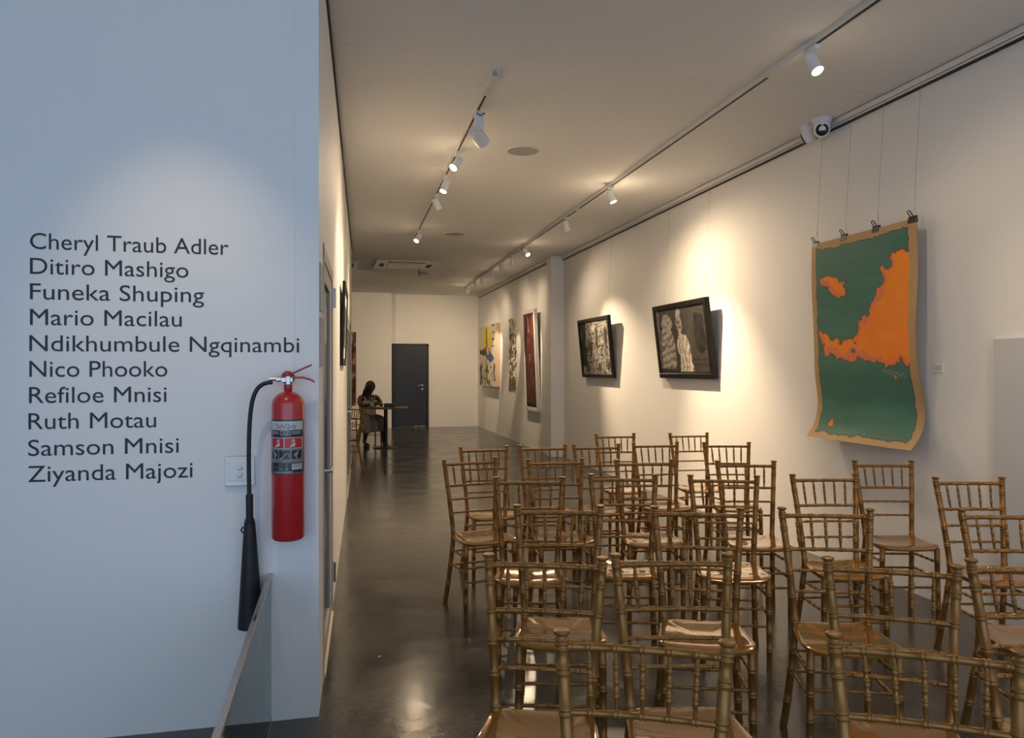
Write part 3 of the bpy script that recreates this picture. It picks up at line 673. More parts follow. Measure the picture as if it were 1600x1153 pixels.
for k in range(5):
    R(0.28, 0.42, 0.80 + k*0.028, 0.81 + k*0.028, (0.3, 0.3, 0.3)); R(0.48, 0.58, 0.80 + k*0.028, 0.81 + k*0.028, (0.3, 0.3, 0.3))
R(0.14, 0.28, 0.86, 0.872, (0.3, 0.3, 0.3)); R(0.15, 0.7, 0.945, 0.965, (0.33, 0.33, 0.33)); R(0.02, 0.98, 0.975, 0.985, (0.4, 0.38, 0.36))
R(0.0, 0.03, 0.02, 1, BK)
def stroke(u0, v0, u1, v1, w, c):
    U, V = np.meshgrid((np.arange(NX) + .5)/NX, (np.arange(NZ) + .5)/NZ); V = V*1.65; v0 *= 1.65; v1 *= 1.65
    dx, dy = u1 - u0, v1 - v0; t_ = np.clip(((U - u0)*dx + (V - v0)*dy)/(dx*dx + dy*dy + 1e-9), 0, 1)
    img[((U - u0 - t_*dx)**2 + (V - v0 - t_*dy)**2) < w*w] = c
def blob(u, v, r, c, n): stroke(u, v, u + 1e-4, v, r, c)
IC = (0.62, 0.6, 0.6)
for (a) in (0.24, 0.70):   # pictograms: hand with extinguisher
    blob(a + 0.02, 0.455, 0.05, IC, 0); stroke(a - 0.06, 0.49, a + 0.02, 0.46, 0.018, IC); stroke(a - 0.02, 0.40, a + 0.03, 0.355, 0.013, IC); stroke(a + 0.03, 0.36, a + 0.06, 0.44, 0.013, IC)
G_ = (0.3, 0.31, 0.31)
for (a, m_) in ((0.16, 1), (0.80, -1)):
    stroke(a - 0.05*m_, 0.58, a + 0.05*m_, 0.64, 0.018, G_); stroke(a + 0.04*m_, 0.64, a - 0.02*m_, 0.70, 0.018, G_); blob(a, 0.63, 0.04, G_, 0)
stroke(0.38, 0.70, 0.48, 0.62, 0.016, G_); stroke(0.48, 0.62, 0.60, 0.62, 0.016, G_); stroke(0.60, 0.62, 0.58, 0.68, 0.012, G_); blob(0.34, 0.70, 0.025, (0.5, 0.5, 0.5), 0)
def lab_xyz(u, v, off=0.0006):
    # the face of the label points to the camera: angle measured from -Y towards +X
    a = math.radians(-4) + (u - 0.5)*2*LWd
    return (math.sin(a)*(ER + off), -math.cos(a)*(ER + off), lz1 + (lz0 - lz1)*v)
# picture-width coordinate -> angle, so that u is even in projected width
def u2ang(u): return 0.5 + math.asin(max(-1, min(1, (u - 0.5)*2*math.sin(LWd))))/(2*LWd)
vs = [lab_xyz(u2ang(i/NX), j/NZ) for j in range(NZ + 1) for i in range(NX + 1)]
fs = [(j*(NX+1) + i, (j+1)*(NX+1) + i, (j+1)*(NX+1) + i + 1, j*(NX+1) + i + 1) for j in range(NZ) for i in range(NX)]
lab = MB().add(vs, fs).build('printed_label', M['printed_gloss'], ext, smooth=True)
ca = lab.data.color_attributes.new('paint', 'FLOAT_COLOR', 'CORNER')
fc = np.repeat(img.reshape(-1, 3), 4, axis=0); ca.data.foreach_set('color', np.concatenate([fc, np.ones((len(fc), 1))], 1).astype(np.float32).ravel())
def lab_text(s, u0, u1, v, h, mat, nm='label_text'):
    vv, ff = text_mesh(s); x0 = min(q[0] for q in vv); x1 = max(q[0] for q in vv)
    LH = lz1 - lz0
    pts = [lab_xyz(u2ang(u0 + (q[0] - x0)/(x1 - x0)*(u1 - u0)), v - q[1]/caph*h, 0.0012) for q in vv]
    MB().add(pts, ff).build(nm, mat, lab)
M['txt_red'] = pr('print_red', (0.45, 0.03, 0.03), 0.5); M['txt_dark'] = pr('print_dark', (0.05, 0.06, 0.09), 0.5); M['txt_white'] = pr('print_white', (0.6, 0.6, 0.6), 0.5)
lab_text('Safe', 0.20, 0.48, 0.155, 0.085, M['txt_red']); lab_text('Quip', 0.49, 0.80, 0.155, 0.085, M['txt_dark'])
lab_text('CO2', 0.40, 0.57, 0.273, 0.03, M['txt_white']); lab_text('5KG', 0.40, 0.57, 0.240, 0.024, M['txt_white'])

# glass panel with steel top edge, standing square to the lettered wall
gx = P(424, 1000, Y=YF).x; gh = 0.632
gp = empty('glass_panel', (gx, 2.4, 0), 0, 'low glass partition panel with a slim steel top edge, bottom left', 'partition')
MB().box((-0.012, -1.3, 0.0), (0.0, YF - 2.4, gh - 0.008)).build('glass_sheet', M['glass'], gp)
MB().box((-0.016, -1.3, gh - 0.016), (0.004, YF - 2.4, gh), 0.001).build('steel_edge', M['steel'], gp)
MB().box((-0.010, 0.36, gh - 0.001), (-0.002, 0.42, gh + 0.0015)).build('clip', M['black'], gp)
MB().box((-0.014, -1.3, 0.0), (0.002, YF - 2.4, 0.012)).build('floor_channel', M['steel'], gp)

# ------------------------------------------------------------------ artworks
def fbm(nx, ny, cells, seed, octv=4):
    rs = np.random.RandomState(seed); out = np.zeros((ny, nx)); amp = 1; tot = 0
    for o in range(octv):
        cx, cy = max(2, int(cells[0]*2**o)), max(2, int(cells[1]*2**o)); g = rs.rand(cy + 2, cx + 2)
        X = np.linspace(0, cx, nx, endpoint=False); Y = np.linspace(0, cy, ny, endpoint=False)
        xi = X.astype(int); yi = Y.astype(int); fx = X - xi; fy = Y - yi; fx = fx*fx*(3 - 2*fx); fy = fy*fy*(3 - 2*fy)
        a = g[np.ix_(yi, xi)]; b = g[np.ix_(yi, xi + 1)]; c = g[np.ix_(yi + 1, xi)]; d_ = g[np.ix_(yi + 1, xi + 1)]
        out += amp*((a*(1 - fx) + b*fx)*(1 - fy[:, None]) + (c*(1 - fx) + d_*fx)*fy[:, None]); tot += amp; amp *= 0.55
    return out/tot
def inpoly(U, V, poly):
    c = np.zeros(U.shape, bool); n = len(poly)
    for i in range(n):
        x0, y0 = poly[i]; x1, y1 = poly[(i+1) % n]
        if y0 == y1: continue
        k = ((y0 > V) != (y1 > V)) & (U < (x1 - x0)*(V - y0)/(y1 - y0) + x0); c ^= k
    return c
def grid_obj(name, f, nx, ny, img, parent, mat=None):
    """f(u,v)->xyz; u to the right, v downwards; img is (ny,nx,3), one colour a face"""
    vs = [f(i/nx, j/ny) for j in range(ny + 1) for i in range(nx + 1)]
    fs = [(j*(nx+1) + i, (j+1)*(nx+1) + i, (j+1)*(nx+1) + i + 1, j*(nx+1) + i + 1) for j in range(ny) for i in range(nx)]
    o = MB().add(vs, fs).build(name, mat or M['painted'], parent, smooth=True)
    c = o.data.color_attributes.new('paint', 'FLOAT_COLOR', 'CORNER')
    fc = np.repeat(np.clip(img, 0, 1).reshape(-1, 3), 4, axis=0)
    c.data.foreach_set('color', np.concatenate([fc, np.ones((len(fc), 1))], 1).astype(np.float32).ravel())
    return o

# --- green and orange painting on hanging kraft paper
XP = 3.655; y_l = P(1270, 381, X=XP).y; y_r = P(1433, 342, X=XP).y; z_t = 2.478; z_b = 0.972
def curl(u, v): # distance the sheet bulges towards the wall (+) or the room (-)
    c = 0.045*math.exp(-((v - 0.84)/0.13)**2) - 0.055*max(0, (v - 0.90)/0.10)**2*(1 if v > 0.90 else 0) - 0.012*math.sin(v*7 + 0.6)
    c += 0.02*math.exp(-((u - 1)/0.12)**2)*math.sin(v*9)
    return c
sheet = empty('hanging_painting', (XP, (y_l + y_r)/2, z_b), 0, 'large green and orange painting on curling brown paper hung from clips', 'painting')
yc = (y_l + y_r)/2
def shf(u, v): return (curl(u, v), (y_l + (y_r - y_l)*u) - yc, (z_t - z_b)*(1 - v))
nx, ny = 170, 230
U, V = np.meshgrid((np.arange(nx) + .5)/nx, (np.arange(ny) + .5)/ny)
n1_ = fbm(nx, ny, (5, 7), 3, 5); n2_ = fbm(nx, ny, (14, 20), 8, 4); n3_ = fbm(nx, ny, (3, 20), 5, 4); n4_ = fbm(nx, ny, (28, 40), 15, 3)
kr = np.array((0.47, 0.31, 0.15)); im = np.ones((ny, nx, 3))*kr*(0.94 + 0.12*n1_[..., None])
dU = U + 0.018*(n2_ - .5)*2; dV = V + 0.014*(n2_ - .5)*2 + 0.01*(n1_ - .5)
gm = (dU > 0.050) & (dU < 0.935 + 0.0*V) & (dV > 0.035) & (dV < 0.972)
green = np.stack([0.055 + 0.03*n3_, 0.155 + 0.075*n3_, 0.115 + 0.06*n3_], -1)
im[gm] = green[gm]
edge = gm & ~(np.roll(gm, 1, 0) & np.roll(gm, -1, 0) & np.roll(gm, 1, 1) & np.roll(gm, -1, 1)); im[edge] = (0.10, 0.06, 0.035)
def px2uv(pts):
    out = []
    for (x, y) in pts:
        p = P(x, y, X=XP); out.append(((p.y - y_l)/(y_r - y_l), (z_t - p.z)/(z_t - z_b)))
    return out
cr = lambda L: [(1240 + a/2.746, 320 + b/2.746) for a, b in L]
big = px2uv(cr([(405,215),(425,195),(470,190),(505,205),(515,235),(517,330),(520,430),(515,520),(500,560),(515,640),(500,700),(480,705),(455,680),(400,690),(350,680),(300,665),(250,640),(235,670),(200,660),(160,640),(120,655),(112,600),(105,545),(140,560),(185,575),(240,565),(260,530),(290,470),(330,430),(360,400),(360,350),(385,330),(380,290),(420,265)]))
sm1 = px2uv(cr([(112,315),(150,303),(190,310),(205,330),(235,322),(215,350),(228,365),(230,395),(195,402),(165,385),(150,355),(125,345)]))
sm2 = px2uv(cr([(412,725),(432,728),(440,745),(457,750),(440,770),(425,755)])); sm3 = px2uv(cr([(145,918),(158,912),(160,935),(180,936),(160,955),(145,957),(138,940)]))
jU = U + 0.055*(n2_ - .5)*2 + 0.03*(n4_ - .5)*2; jV = V + 0.035*(n2_ - .5)*2 - 0.02*(n4_ - .5)*2
jS = U + 0.02*(n4_ - .5)*2; om = inpoly(jU, jV, big) | inpoly(jS, V + 0.012*(n2_ - .5), sm1) | inpoly(U + 0.02*(n4_ - .5), V, sm2) | inpoly(U + 0.02*(n4_ - .5), V, sm3)
om &= ~((n4_ > 0.575) & ~inpoly(jS, V + 0.012*(n2_ - .5), sm1) & ~inpoly(jU - 0.07, jV - 0.03, big) & ~inpoly(jU + 0.0, jV + 0.07, big))
core = inpoly(jU - 0.05, jV, big) & inpoly(jU, jV + 0.035, big)
core |= inpoly(jS + 0.02, V + 0.012, sm1) & inpoly(jS - 0.04, V + 0.02, sm1); orange = np.stack([0.90 + 0.1*n1_, 0.20 + 0.14*n2_, 0.015 + 0.02*n1_], -1); ored = np.stack([0.78 + 0*n1_, 0.20 + 0.05*n2_, 0.07 + 0.03*n1_], -1)
im[om & gm] = ored[om & gm]; im[core & om & gm] = orange[core & om & gm]
oe = om & gm & ~(np.roll(om, 1, 0) & np.roll(om, -1, 0) & np.roll(om, 1, 1) & np.roll(om, -1, 1)); im[oe] = (0.22, 0.06, 0.03)
# faint handwritten signature
for k in range(26):
    u = 0.70 + k*0.0075; v = 0.655 + 0.008*math.sin(k*1.9) + 0.0009*k
    i, j = int(u*nx), int(v*ny); im[j:j+2, i] = (0.30, 0.33, 0.27)
so = grid_obj('painted_sheet', shf, nx, ny, im, sheet)
# the back of the paper
b = grid_obj('sheet_back', lambda u, v: tuple(Vector(shf(u, v)) + Vector((0.003, 0, 0))), 24, 40, np.ones((40, 24, 3))*kr, sheet)
for i, px in enumerate((1275.5, 1320, 1371, 1421)):
    p = P(px, 375 - (px - 1275)*0.24, X=XP); yy = y_l + (y_r - y_l)*(0.035 + i*0.31)
    p = Vector((XP, yy, z_t))
    cl = empty('bulldog_clip', tuple(p), 0, ['leftmost', 'second from left', 'third from left', 'rightmost'][i] + ' black clip gripping the top of the green painting', 'clip', 'black clips holding the painting')
    m_ = MB(); m_.add([(-0.011, -0.035, -0.026), (-0.011, 0.035, -0.026), (-0.004, 0.035, 0.018), (-0.004, -0.035, 0.018), (0.012, -0.035, -0.026), (0.012, 0.035, -0.026), (0.005, 0.035, 0.018), (0.005, -0.035, 0.018)],
        [(0, 1, 2, 3), (7, 6, 5, 4), (3, 2, 6, 7), (0, 3, 7, 4), (1, 5, 6, 2), (0, 4, 5, 1)]); m_.build('jaw', M['black'], cl)
    MB().tube([(-0.006, -0.012, 0.012), (-0.03, -0.014, 0.045), (-0.034, 0, 0.052), (-0.03, 0.014, 0.045), (-0.006, 0.012, 0.012)], 0.0035, 8).build('lever', M['black'], cl, smooth=True)
    MB().tube([(0.006, -0.010, 0.012), (0.012, -0.011, 0.05), (0.012, 0, 0.07), (0.012, 0.011, 0.05), (0.006, 0.010, 0.012)], 0.0022, 8).tube([(0.012, 0, 0.06), (0.012, 0, 0.10)], 0.004, 8).build('hook', M['chrome'], cl, smooth=True)
    w_ = MB().tube([(XP + 0.012, yy, z_t + 0.09), (XR - 0.045, yy, CEIL - 0.07)], 0.0011, 5).build('hanging_wire', M['wire'])
    tag(w_, ['leftmost', 'second', 'third', 'rightmost'][i] + ' thin steel wire above the green painting', 'wire', 'wires above the painting')

# --- framed pictures on the right wall
def framed(name, yA, yB, z0, z1, xb, xtop, img, fw, depth, fmat, label, mount=0.0, wall_x=XR, wires=True, cat='picture', gap=0.0):
    """yA = far edge, yB = near edge (left to right as seen)"""
    tilt = math.atan2(xb - xtop, z1 - z0); h = (z1 - z0)/math.cos(tilt); w = yA - yB
    r_ = empty(name, (xb, (yA + yB)/2, z0), 0, label, cat, rot=(0, -tilt, 0))
    # local: +x into the wall, y along the wall, z up; face plane at x=0, depth behind it
    fr = MB()
    for (a, b_, c, d_) in ((-w/2, w/2, 0, fw), (-w/2, w/2, h - fw, h), (-w/2, -w/2 + fw, fw, h - fw), (w/2 - fw, w/2, fw, h - fw)):
        fr.box((-0.004, a, c), (depth, b_, d_), 0.003)
    fr.build('frame', fmat, r_)
    ny, nx = img.shape[:2]
    f = lambda u, v: (0.010 + gap, (w/2 - fw) - (w - 2*fw)*u, fw + (h - 2*fw)*(1 - v))
    grid_obj('print', f, nx, ny, img, r_, M['printed_gloss'] if cat == 'photograph' else None)
    MB().box((0.016 + gap, -w/2 + fw*0.5, fw*0.5), (depth - 0.002, w/2 - fw*0.5, h - fw*0.5)).build('backing', M['wood_dark'], r_)
    if wires:
        for k, yy in enumerate((yA - w*0.22, yB + w*0.22) if wires == 2 else (yA - w*0.16, yB + w*0.10)):
            xx = xtop + depth
            o = MB().tube([(xx, yy, z1 - 0.05), (wall_x - 0.03, yy, CEIL - 0.07)], 0.0011, 5).build('hanging_wire', M['wire'])
            tag(o, ('far' if k == 0 else 'near') + ' thin wire above the ' + wlab[name], 'wire', 'picture wires')
    return r_
wlab = {'framed_drawing': 'busy black framed drawing', 'framed_figure_drawing': 'black framed picture of a robed figure', 'framed_red_painting': 'white framed red picture'}
# busy black and white drawing
nx, ny = 96, 104; U, V = np.meshgrid((np.arange(nx) + .5)/nx, (np.arange(ny) + .5)/ny)
n1_ = fbm(nx, ny, (4, 5), 21, 5); n2_ = fbm(nx, ny, (12, 9), 22, 4); n3_ = fbm(nx, ny, (30, 30), 23, 2)
g = 0.06 + 0.42*np.clip((np.abs(np.sin(U*9 + n1_*9))*0.5 + np.abs(np.sin(V*11 + n2_*8 + U*3))*0.5 + n3_*0.4 - 0.38)*1.3, 0, 1)
g[(U < 0.16 + 0.10*n1_) & (V < 0.85)] *= 0.10
def ell(cu, cv, ru, rv, val, ring=None, mix=1.0):
    global g
    d_ = ((U - cu)/ru)**2 + ((V - cv)/rv)**2
    m_ = d_ < 1 if ring is None else (d_ < 1) & (d_ > ring)
    g = np.where(m_, g*(1 - mix) + val*mix, g)
for (cu, cv, ru, rv) in ((0.42, 0.28, 0.16, 0.24), (0.72, 0.52, 0.15, 0.22), (0.30, 0.68, 0.13, 0.18), (0.75, 0.14, 0.10, 0.14), (0.52, 0.78, 0.12, 0.20)):
    ell(cu + 0.02, cv, ru, rv, 0.36, mix=0.35); ell(cu, cv, ru, rv, 0.05, 0.86, mix=0.7); ell(cu - ru*0.35, cv - rv*0.2, ru*0.22, rv*0.10, 0.03); ell(cu + ru*0.35, cv - rv*0.2, ru*0.22, rv*0.10, 0.03); ell(cu, cv + rv*0.15, ru*0.13, rv*0.2, 0.06); ell(cu, cv + rv*0.55, ru*0.35, rv*0.09, 0.03)
g *= (0.35 + 1.1*n3_)*(0.7 + 0.6*n2_)
for (cu, cv, ru, rv) in ((0.36, 0.50, 0.05, 0.16), (0.60, 0.30, 0.05, 0.2), (0.62, 0.88, 0.04, 0.1), (0.90, 0.35, 0.05, 0.2), (0.88, 0.85, 0.08, 0.08), (0.2, 0.9, 0.08, 0.06)):
    g = np.where(((U - cu + 0.08*(n1_ - .5))/ru)**2 + ((V - cv + 0.1*(n2_ - .5))/rv)**2 < 1, g*0.25, g)
g = np.clip(g*0.85, 0, 0.4); imA = np.stack([g, g*0.92, g*0.82], -1)
framed('framed_drawing', 11.25, 9.90, 1.375, 2.245, 3.70, 3.615, imA, 0.05, 0.045, M['blackframe'], 'black framed drawing crowded with pale faces, left of the two dark pictures', cat='picture')
# robed figure
U0, V0 = U, V; U = U + 0.022*(n2_ - .5)*2 + 0.012*(n3_ - .5); V = V + 0.02*(n3_ - .5) + 0.02*(n1_ - .5); g = 0.036 + 0.02*n1_
lft = (U < 0.36) ; st = np.abs(np.sin((V*26 + U*9 + n2_*4))); g = np.where(lft & (V > 0.30) & (((U - 0.20)/0.17)**2 + ((V - 0.64)/0.40)**2 < 1), 0.10 + 0.36*st*(0.4 + n3_), g)
d_ = ((U - 0.22)/0.11)**2 + ((V - 0.22)/0.15)**2; g = np.where(d_ < 1, 0.12 + 0.4*n3_, g)
g = np.where(U < 0.05 + 0.02*n1_, 0.25*n3_ + 0.03, g)
robe = inpoly(U, V, [(0.40, 0.50), (0.44, 0.42), (0.52, 0.40), (0.60, 0.43), (0.64, 0.55), (0.70, 1.0), (0.42, 1.0), (0.44, 0.75), (0.38, 0.62)])
g = np.where(robe, 0.16 + 0.40*np.abs(np.sin(U*46 + V*5 + n2_*3))*(0.5 + n3_*0.8), g)
d_ = ((U - 0.475)/0.065)**2 + ((V - 0.24)/0.14)**2; g = np.where(d_ < 1, 0.10 + 0.36*n3_*(0.5 + n2_), g)
d_ = ((U - 0.48)/0.055)**2 + ((V - 0.09)/0.07)**2; g = np.where(d_ < 1, 0.34, g)
for (a, b_) in ((0.45, 0.22), (0.50, 0.22), (0.475, 0.31)): g = np.where(((U - a)/0.016)**2 + ((V - b_)/0.02)**2 < 1, 0.05, g)
g = np.where(((U - 0.475)/0.03)**2 + ((V - 0.38)/0.07)**2 < 1, 0.45, g)
g = np.where(((U - 0.49)/0.06)**2 + ((V - 0.67)/0.05)**2 < 1, 0.42*(0.6 + 0.6*n3_), g)
dk = inpoly(U, V, [(0.78, 0.10), (0.95, 0.14), (0.97, 0.62), (0.88, 0.72), (0.80, 0.66), (0.76, 0.45)]); g = np.where(dk, 0.010 + 0.05*np.clip(n2_ - .35, 0, 1), g)
g = np.where((U > 0.68) & (V > 0.78) & (V < 0.80), 0.02, g); g = np.where((U > 0.70) & (V > 0.86) & (V < 0.88), 0.02, g)
g = np.where((V > 0.97) | ((U < 0.42) & (V > 0.93)), 0.02, g)
g = g*(0.55 + 0.5*fbm(nx, ny, (34, 34), 61, 2)) + np.where(U > 0.7, 0, 0.02*n3_); imB = np.stack([g, g*0.90, g*0.80], -1)
framed('framed_figure_drawing', 8.34, 7.03, 1.395, 2.225, 3.70, 3.60, imB, 0.055, 0.05, M['blackframe'], 'black framed picture of a pale robed standing figure, right of the two dark pictures')
# white framed red picture
nx, ny = 44, 130; U, V = np.meshgrid((np.arange(nx) + .5)/nx, (np.arange(ny) + .5)/ny)
n1_ = fbm(nx, ny, (5, 8), 31, 4); n2_ = fbm(nx, ny, (20, 14), 32, 3); n3_ = fbm(nx, ny, (22, 40), 33, 3)
im = np.stack([0.07 + 0.18*n1_*n3_*2, 0.02 + 0.06*n2_*n3_, 0.015 + 0.05*n2_*n3_], -1)
st = np.clip(n2_*1.9 - 1.0, 0, 1)*(n3_ > 0.45); im += st[..., None]*np.array((0.35, 0.27, 0.2))
mk = (np.abs(U - 0.42) < 0.05 + 0.03*(n1_ - .5)) & (V > 0.04) & (V < 0.2); im[mk] = (0.55, 0.4, 0.3)
mk = (np.abs(U - 0.5) < 0.12*n1_) & (V > 0.42) & (V < 0.5); im[mk] = (0.25, 0.3, 0.27)
mk = (U < 0.2) & (V > 0.22) & (V < 0.46) & (np.sin(V*150) > 0); im[mk] = (0.02, 0.02, 0.03)
im *= 0.62; im[(V > 0.955)] = (0.012, 0.008, 0.008)
framed('framed_red_painting', 14.27, 13.35, 0.715, 2.60, 3.545, 3.47, im, 0.07, 0.06, M['whiteframe'], 'tall dark red picture in a white frame on the far right wall', wall_x=XR2)
# narrow carved panel: rows of pieces standing proud of the wall
pan = empty('carved_wall_panel', (XR2, 15.60, 1.02), 0, 'narrow white and brown openwork panel between the yellow canvas and the red picture', 'wall sculpture')
rs = random.Random(4); H_ = 1.54; W2 = 0.30; mdk = MB(); mlt = MB()
for sec in range(5):
    z0 = sec*H_/5
    for k in range(46):
        yy = -W2 + rs.random()*2*W2; zz = z0 + rs.random()*(H_/5 - 0.05); ln = 0.04 + rs.random()*0.12; sl = (rs.random() - .5)*(0.02 if sec in (0, 3) else 0.16)
        tgt = mdk if (sec == 0 or rs.random() < (0.62 if sec < 4 else 0.3)) else mlt
        tgt.tube([(-0.012, yy, zz), (-0.016, yy + sl*0.5 + 0.01, zz + ln*0.5), (-0.012, yy + sl, min(zz + ln, z0 + H_/5))], 0.010, 5)
M['pan_d'] = pr('brown_strips', (0.13, 0.09, 0.055), 0.6); M['pan_l'] = pr('cream_strips', (0.62, 0.55, 0.46), 0.6)
mdk.build('brown_strips', M['pan_d'], pan, kind='stuff'); mlt.build('cream_strips', M['pan_l'], pan, kind='stuff')
# yellow and white canvas
nx, ny = 70, 96; U, V = np.meshgrid((np.arange(nx) + .5)/nx, (np.arange(ny) + .5)/ny)
n1_ = fbm(nx, ny, (4, 5), 41, 4); n2_ = fbm(nx, ny, (14, 16), 42, 3)
im = np.ones((ny, nx, 3))*np.array((0.66, 0.60, 0.50))*(0.9 + 0.15*n1_[..., None])
yl = np.array((0.72, 0.56, 0.03))
def pt(poly, c):
    im[inpoly(U + 0.02*(n2_ - .5), V + 0.02*(n2_ - .5), poly)] = c
pt([(0.22, 0.05), (0.40, 0.03), (0.40, 0.38), (0.20, 0.42)], yl); pt([(0.48, 0.03), (0.62, 0.02), (0.74, 0.30), (0.70, 0.42), (0.50, 0.36)], yl)
pt([(0.40, 0.05), (0.47, 0.03), (0.49, 0.36), (0.41, 0.40)], (0.10, 0.10, 0.05)); pt([(0.0, 0.40), (0.42, 0.36), (0.44, 0.50), (0.30, 0.50), (0.0, 0.46)], (0.16, 0.075, 0.05))
pt([(0.40, 0.50), (0.70, 0.46), (0.90, 0.55), (0.70, 0.62), (0.5, 0.56)], (0.10, 0.15, 0.30)); pt([(0.40, 0.62), (0.5, 0.6), (0.55, 0.97), (0.42, 0.97)], (0.45, 0.42, 0.05))
pt([(0.03, 0.66), (0.12, 0.66), (0.16, 0.9), (0.05, 0.92)], (0.03, 0.09, 0.13)); pt([(0.86, 0.60), (0.95, 0.66), (0.9, 0.78), (0.96, 0.9), (0.9, 0.92), (0.84, 0.78)], (0.12, 0.06, 0.04))
sc = (n2_ > 0.60) & (V > 0.36) & (U < 0.8); im[sc] = im[sc]*0.25
mk = (np.sin(V*58) > 0.75) & (U > 0.76) & (U < 0.9) & (V < 0.45); im[mk] = (0.10, 0.07, 0.05)
cn = empty('abstract_canvas', (XR2 - 0.085, 17.95, 1.09), 0, 'unframed yellow, white and blue abstract canvas at the far end of the right wall', 'painting')
w_, h_ = 2.05, 1.46
MB().box((0.004, -w_/2, 0), (0.08, w_/2, h_), 0.003).build('stretcher_canvas', pr('canvas_side', (0.50, 0.36, 0.28), 0.8), cn)
grid_obj('painted_face', lambda u, v: (0.0, w_/2 - w_*u, h_*(1 - v)), nx, ny, im, cn)
# pictures on the left: leaning framed picture and the dark red one on the far block
yA, yB_ = 7.35, 8.55
def leftpic(ya, yb, z0, z1, out0, out1, label, dark=True):
    r_ = empty('leaning_picture', tuple(LW((ya + yb)/2, out0, z0)), math.atan2(LU.y, LU.x) - PI/2, label, 'picture')
    w = (yb - ya); h = z1 - z0; th = math.atan2(out1 - out0, h)
    r_.rotation_euler = (0, th, math.atan2(LU.y, LU.x) - PI/2)
    fr = MB(); fw = 0.06
    for (a, b_, c, d_) in ((-w/2, w/2, 0, fw), (-w/2, w/2, h - fw, h), (-w/2, -w/2 + fw, fw, h - fw), (w/2 - fw, w/2, fw, h - fw)): fr.box((-0.020, a, c), (0.004, b_, d_), 0.003)
    fr.build('frame', M['blackframe'], r_)
    MB().box((-0.018, -w/2 + fw*.5, fw*.5), (-0.008, w/2 - fw*.5, h - fw*.5)).build('mount', M['paper'], r_)
    nx, ny = 24, 24; n_ = fbm(nx, ny, (4, 4), 9, 3); g_ = 0.03 + 0.2*n_**2
    grid_obj('print', lambda u, v: (-0.007, -w/2 + fw + 0.12 + (w - 2*fw - 0.24)*u, h - fw - 0.1 - (h - 2*fw - 0.2)*v), nx, ny, np.stack([g_, g_, g_], -1), r_)
    return r_
leftpic(6.35, 7.45, 1.53, 2.22, 0.022, 0.042, 'black framed picture leaning out from the corridor wall, edge-on')
for k, yy in enumerate((6.55, 7.25)):
    o = MB().tube([LW(yy, 0.03, 2.2), LW(yy, 0.02, CEIL - 0.03)], 0.0013, 5).build('hanging_wire', M['wire']); tag(o, ('nearer' if k == 0 else 'farther') + ' thin wire on the corridor wall', 'wire', 'corridor picture wires')
rp = empty('dark_red_picture', (0.0, 19.37, 0.60), 0, 'tall dark red figure picture half hidden behind the corridor wall end', 'picture')
xr = P(556.3, 560, Y=19.33).x; xl = xr - 0.9
MB().box((xl, -0.04, 0.0), (xr, 0, 1.82), 0.004).build('frame', pr('dark_red_frame', (0.06, 0.02, 0.015), 0.6), rp)
nx, ny = 60, 100; n1_ = fbm(nx, ny, (5, 9), 51, 5); n2_ = fbm(nx, ny, (9, 12), 52, 3)
im = np.stack([0.05 + 0.13*n1_, 0.02 + 0.03*n1_, 0.015 + 0.02*n1_], -1); im[(n2_ > 0.62)] = (0.30, 0.2, 0.14); im[(n2_ < 0.33)] = (0.012, 0.01, 0.01)
grid_obj('print', lambda u, v: (xl + 0.01 + (xr - xl - 0.02)*u, -0.0415, 1.81 - 1.80*v), nx, ny, im, rp)

# wall captions, switch plates, shadow panel
def plate(name, X, px, py, w, h, mat, label, cat, lines=0):
    p = P(px, py, X=X); r_ = empty(name, tuple(p), 0, label, cat)
    MB().box((-0.006, -w/2, -h/2), (0, w/2, h/2), 0.001).build('card' if cat == 'caption' else 'plate', mat, r_)
    for k in range(lines): MB().box((-0.0068, -w*0.38, h*0.3 - k*h*0.17), (-0.0058, w*(0.38 - 0.12*(k % 2)), h*0.3 - k*h*0.17 + h*0.06)).build('print_line', M['print'], r_)
    if cat == 'socket': MB().box((-0.010, -w*0.22, -h*0.2), (-0.005, w*0.22, h*0.2), 0.001).build('rocker', mat, r_)
    return r_
plate('wall_caption', XR, 1467, 575.5, 0.075, 0.05, M['paper'], 'small white caption card right of the green painting', 'caption', 4)
plate('wall_caption', XR, 1123.5, 581.5, 0.07, 0.05, M['paper'], 'small white caption card right of the robed figure picture', 'caption', 4)
plate('wall_socket', XR2, 778, 653.5, 0.09, 0.13, M['white_plastic'], 'small white socket plate low on the far right wall', 'socket')
p = P(677.5, 602.5, Y=YB); r_ = empty('wall_switch', tuple(p), 0, 'small white switch plate beside the dark back door', 'switch')
MB().box((-0.045, -0.008, -0.065), (0.045, 0, 0.065), 0.002).build('plate', M['white_plastic'], r_); MB().box((-0.018, -0.012, -0.03), (0.018, -0.006, 0.03), 0.001).build('rocker', M['white_plastic'], r_)
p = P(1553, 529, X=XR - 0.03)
bo = MB().box((XR - 0.032, 1.9, 0.0), (XR - 0.002, p.y, p.z), 0.004).build('shadow_panel', M['shade_panel']); tag(bo, 'thin grey panel standing in for a shadow on the right wall at the frame edge', 'shade_panel')  # thin panel whose grey stands in for a shadow cast on the wall

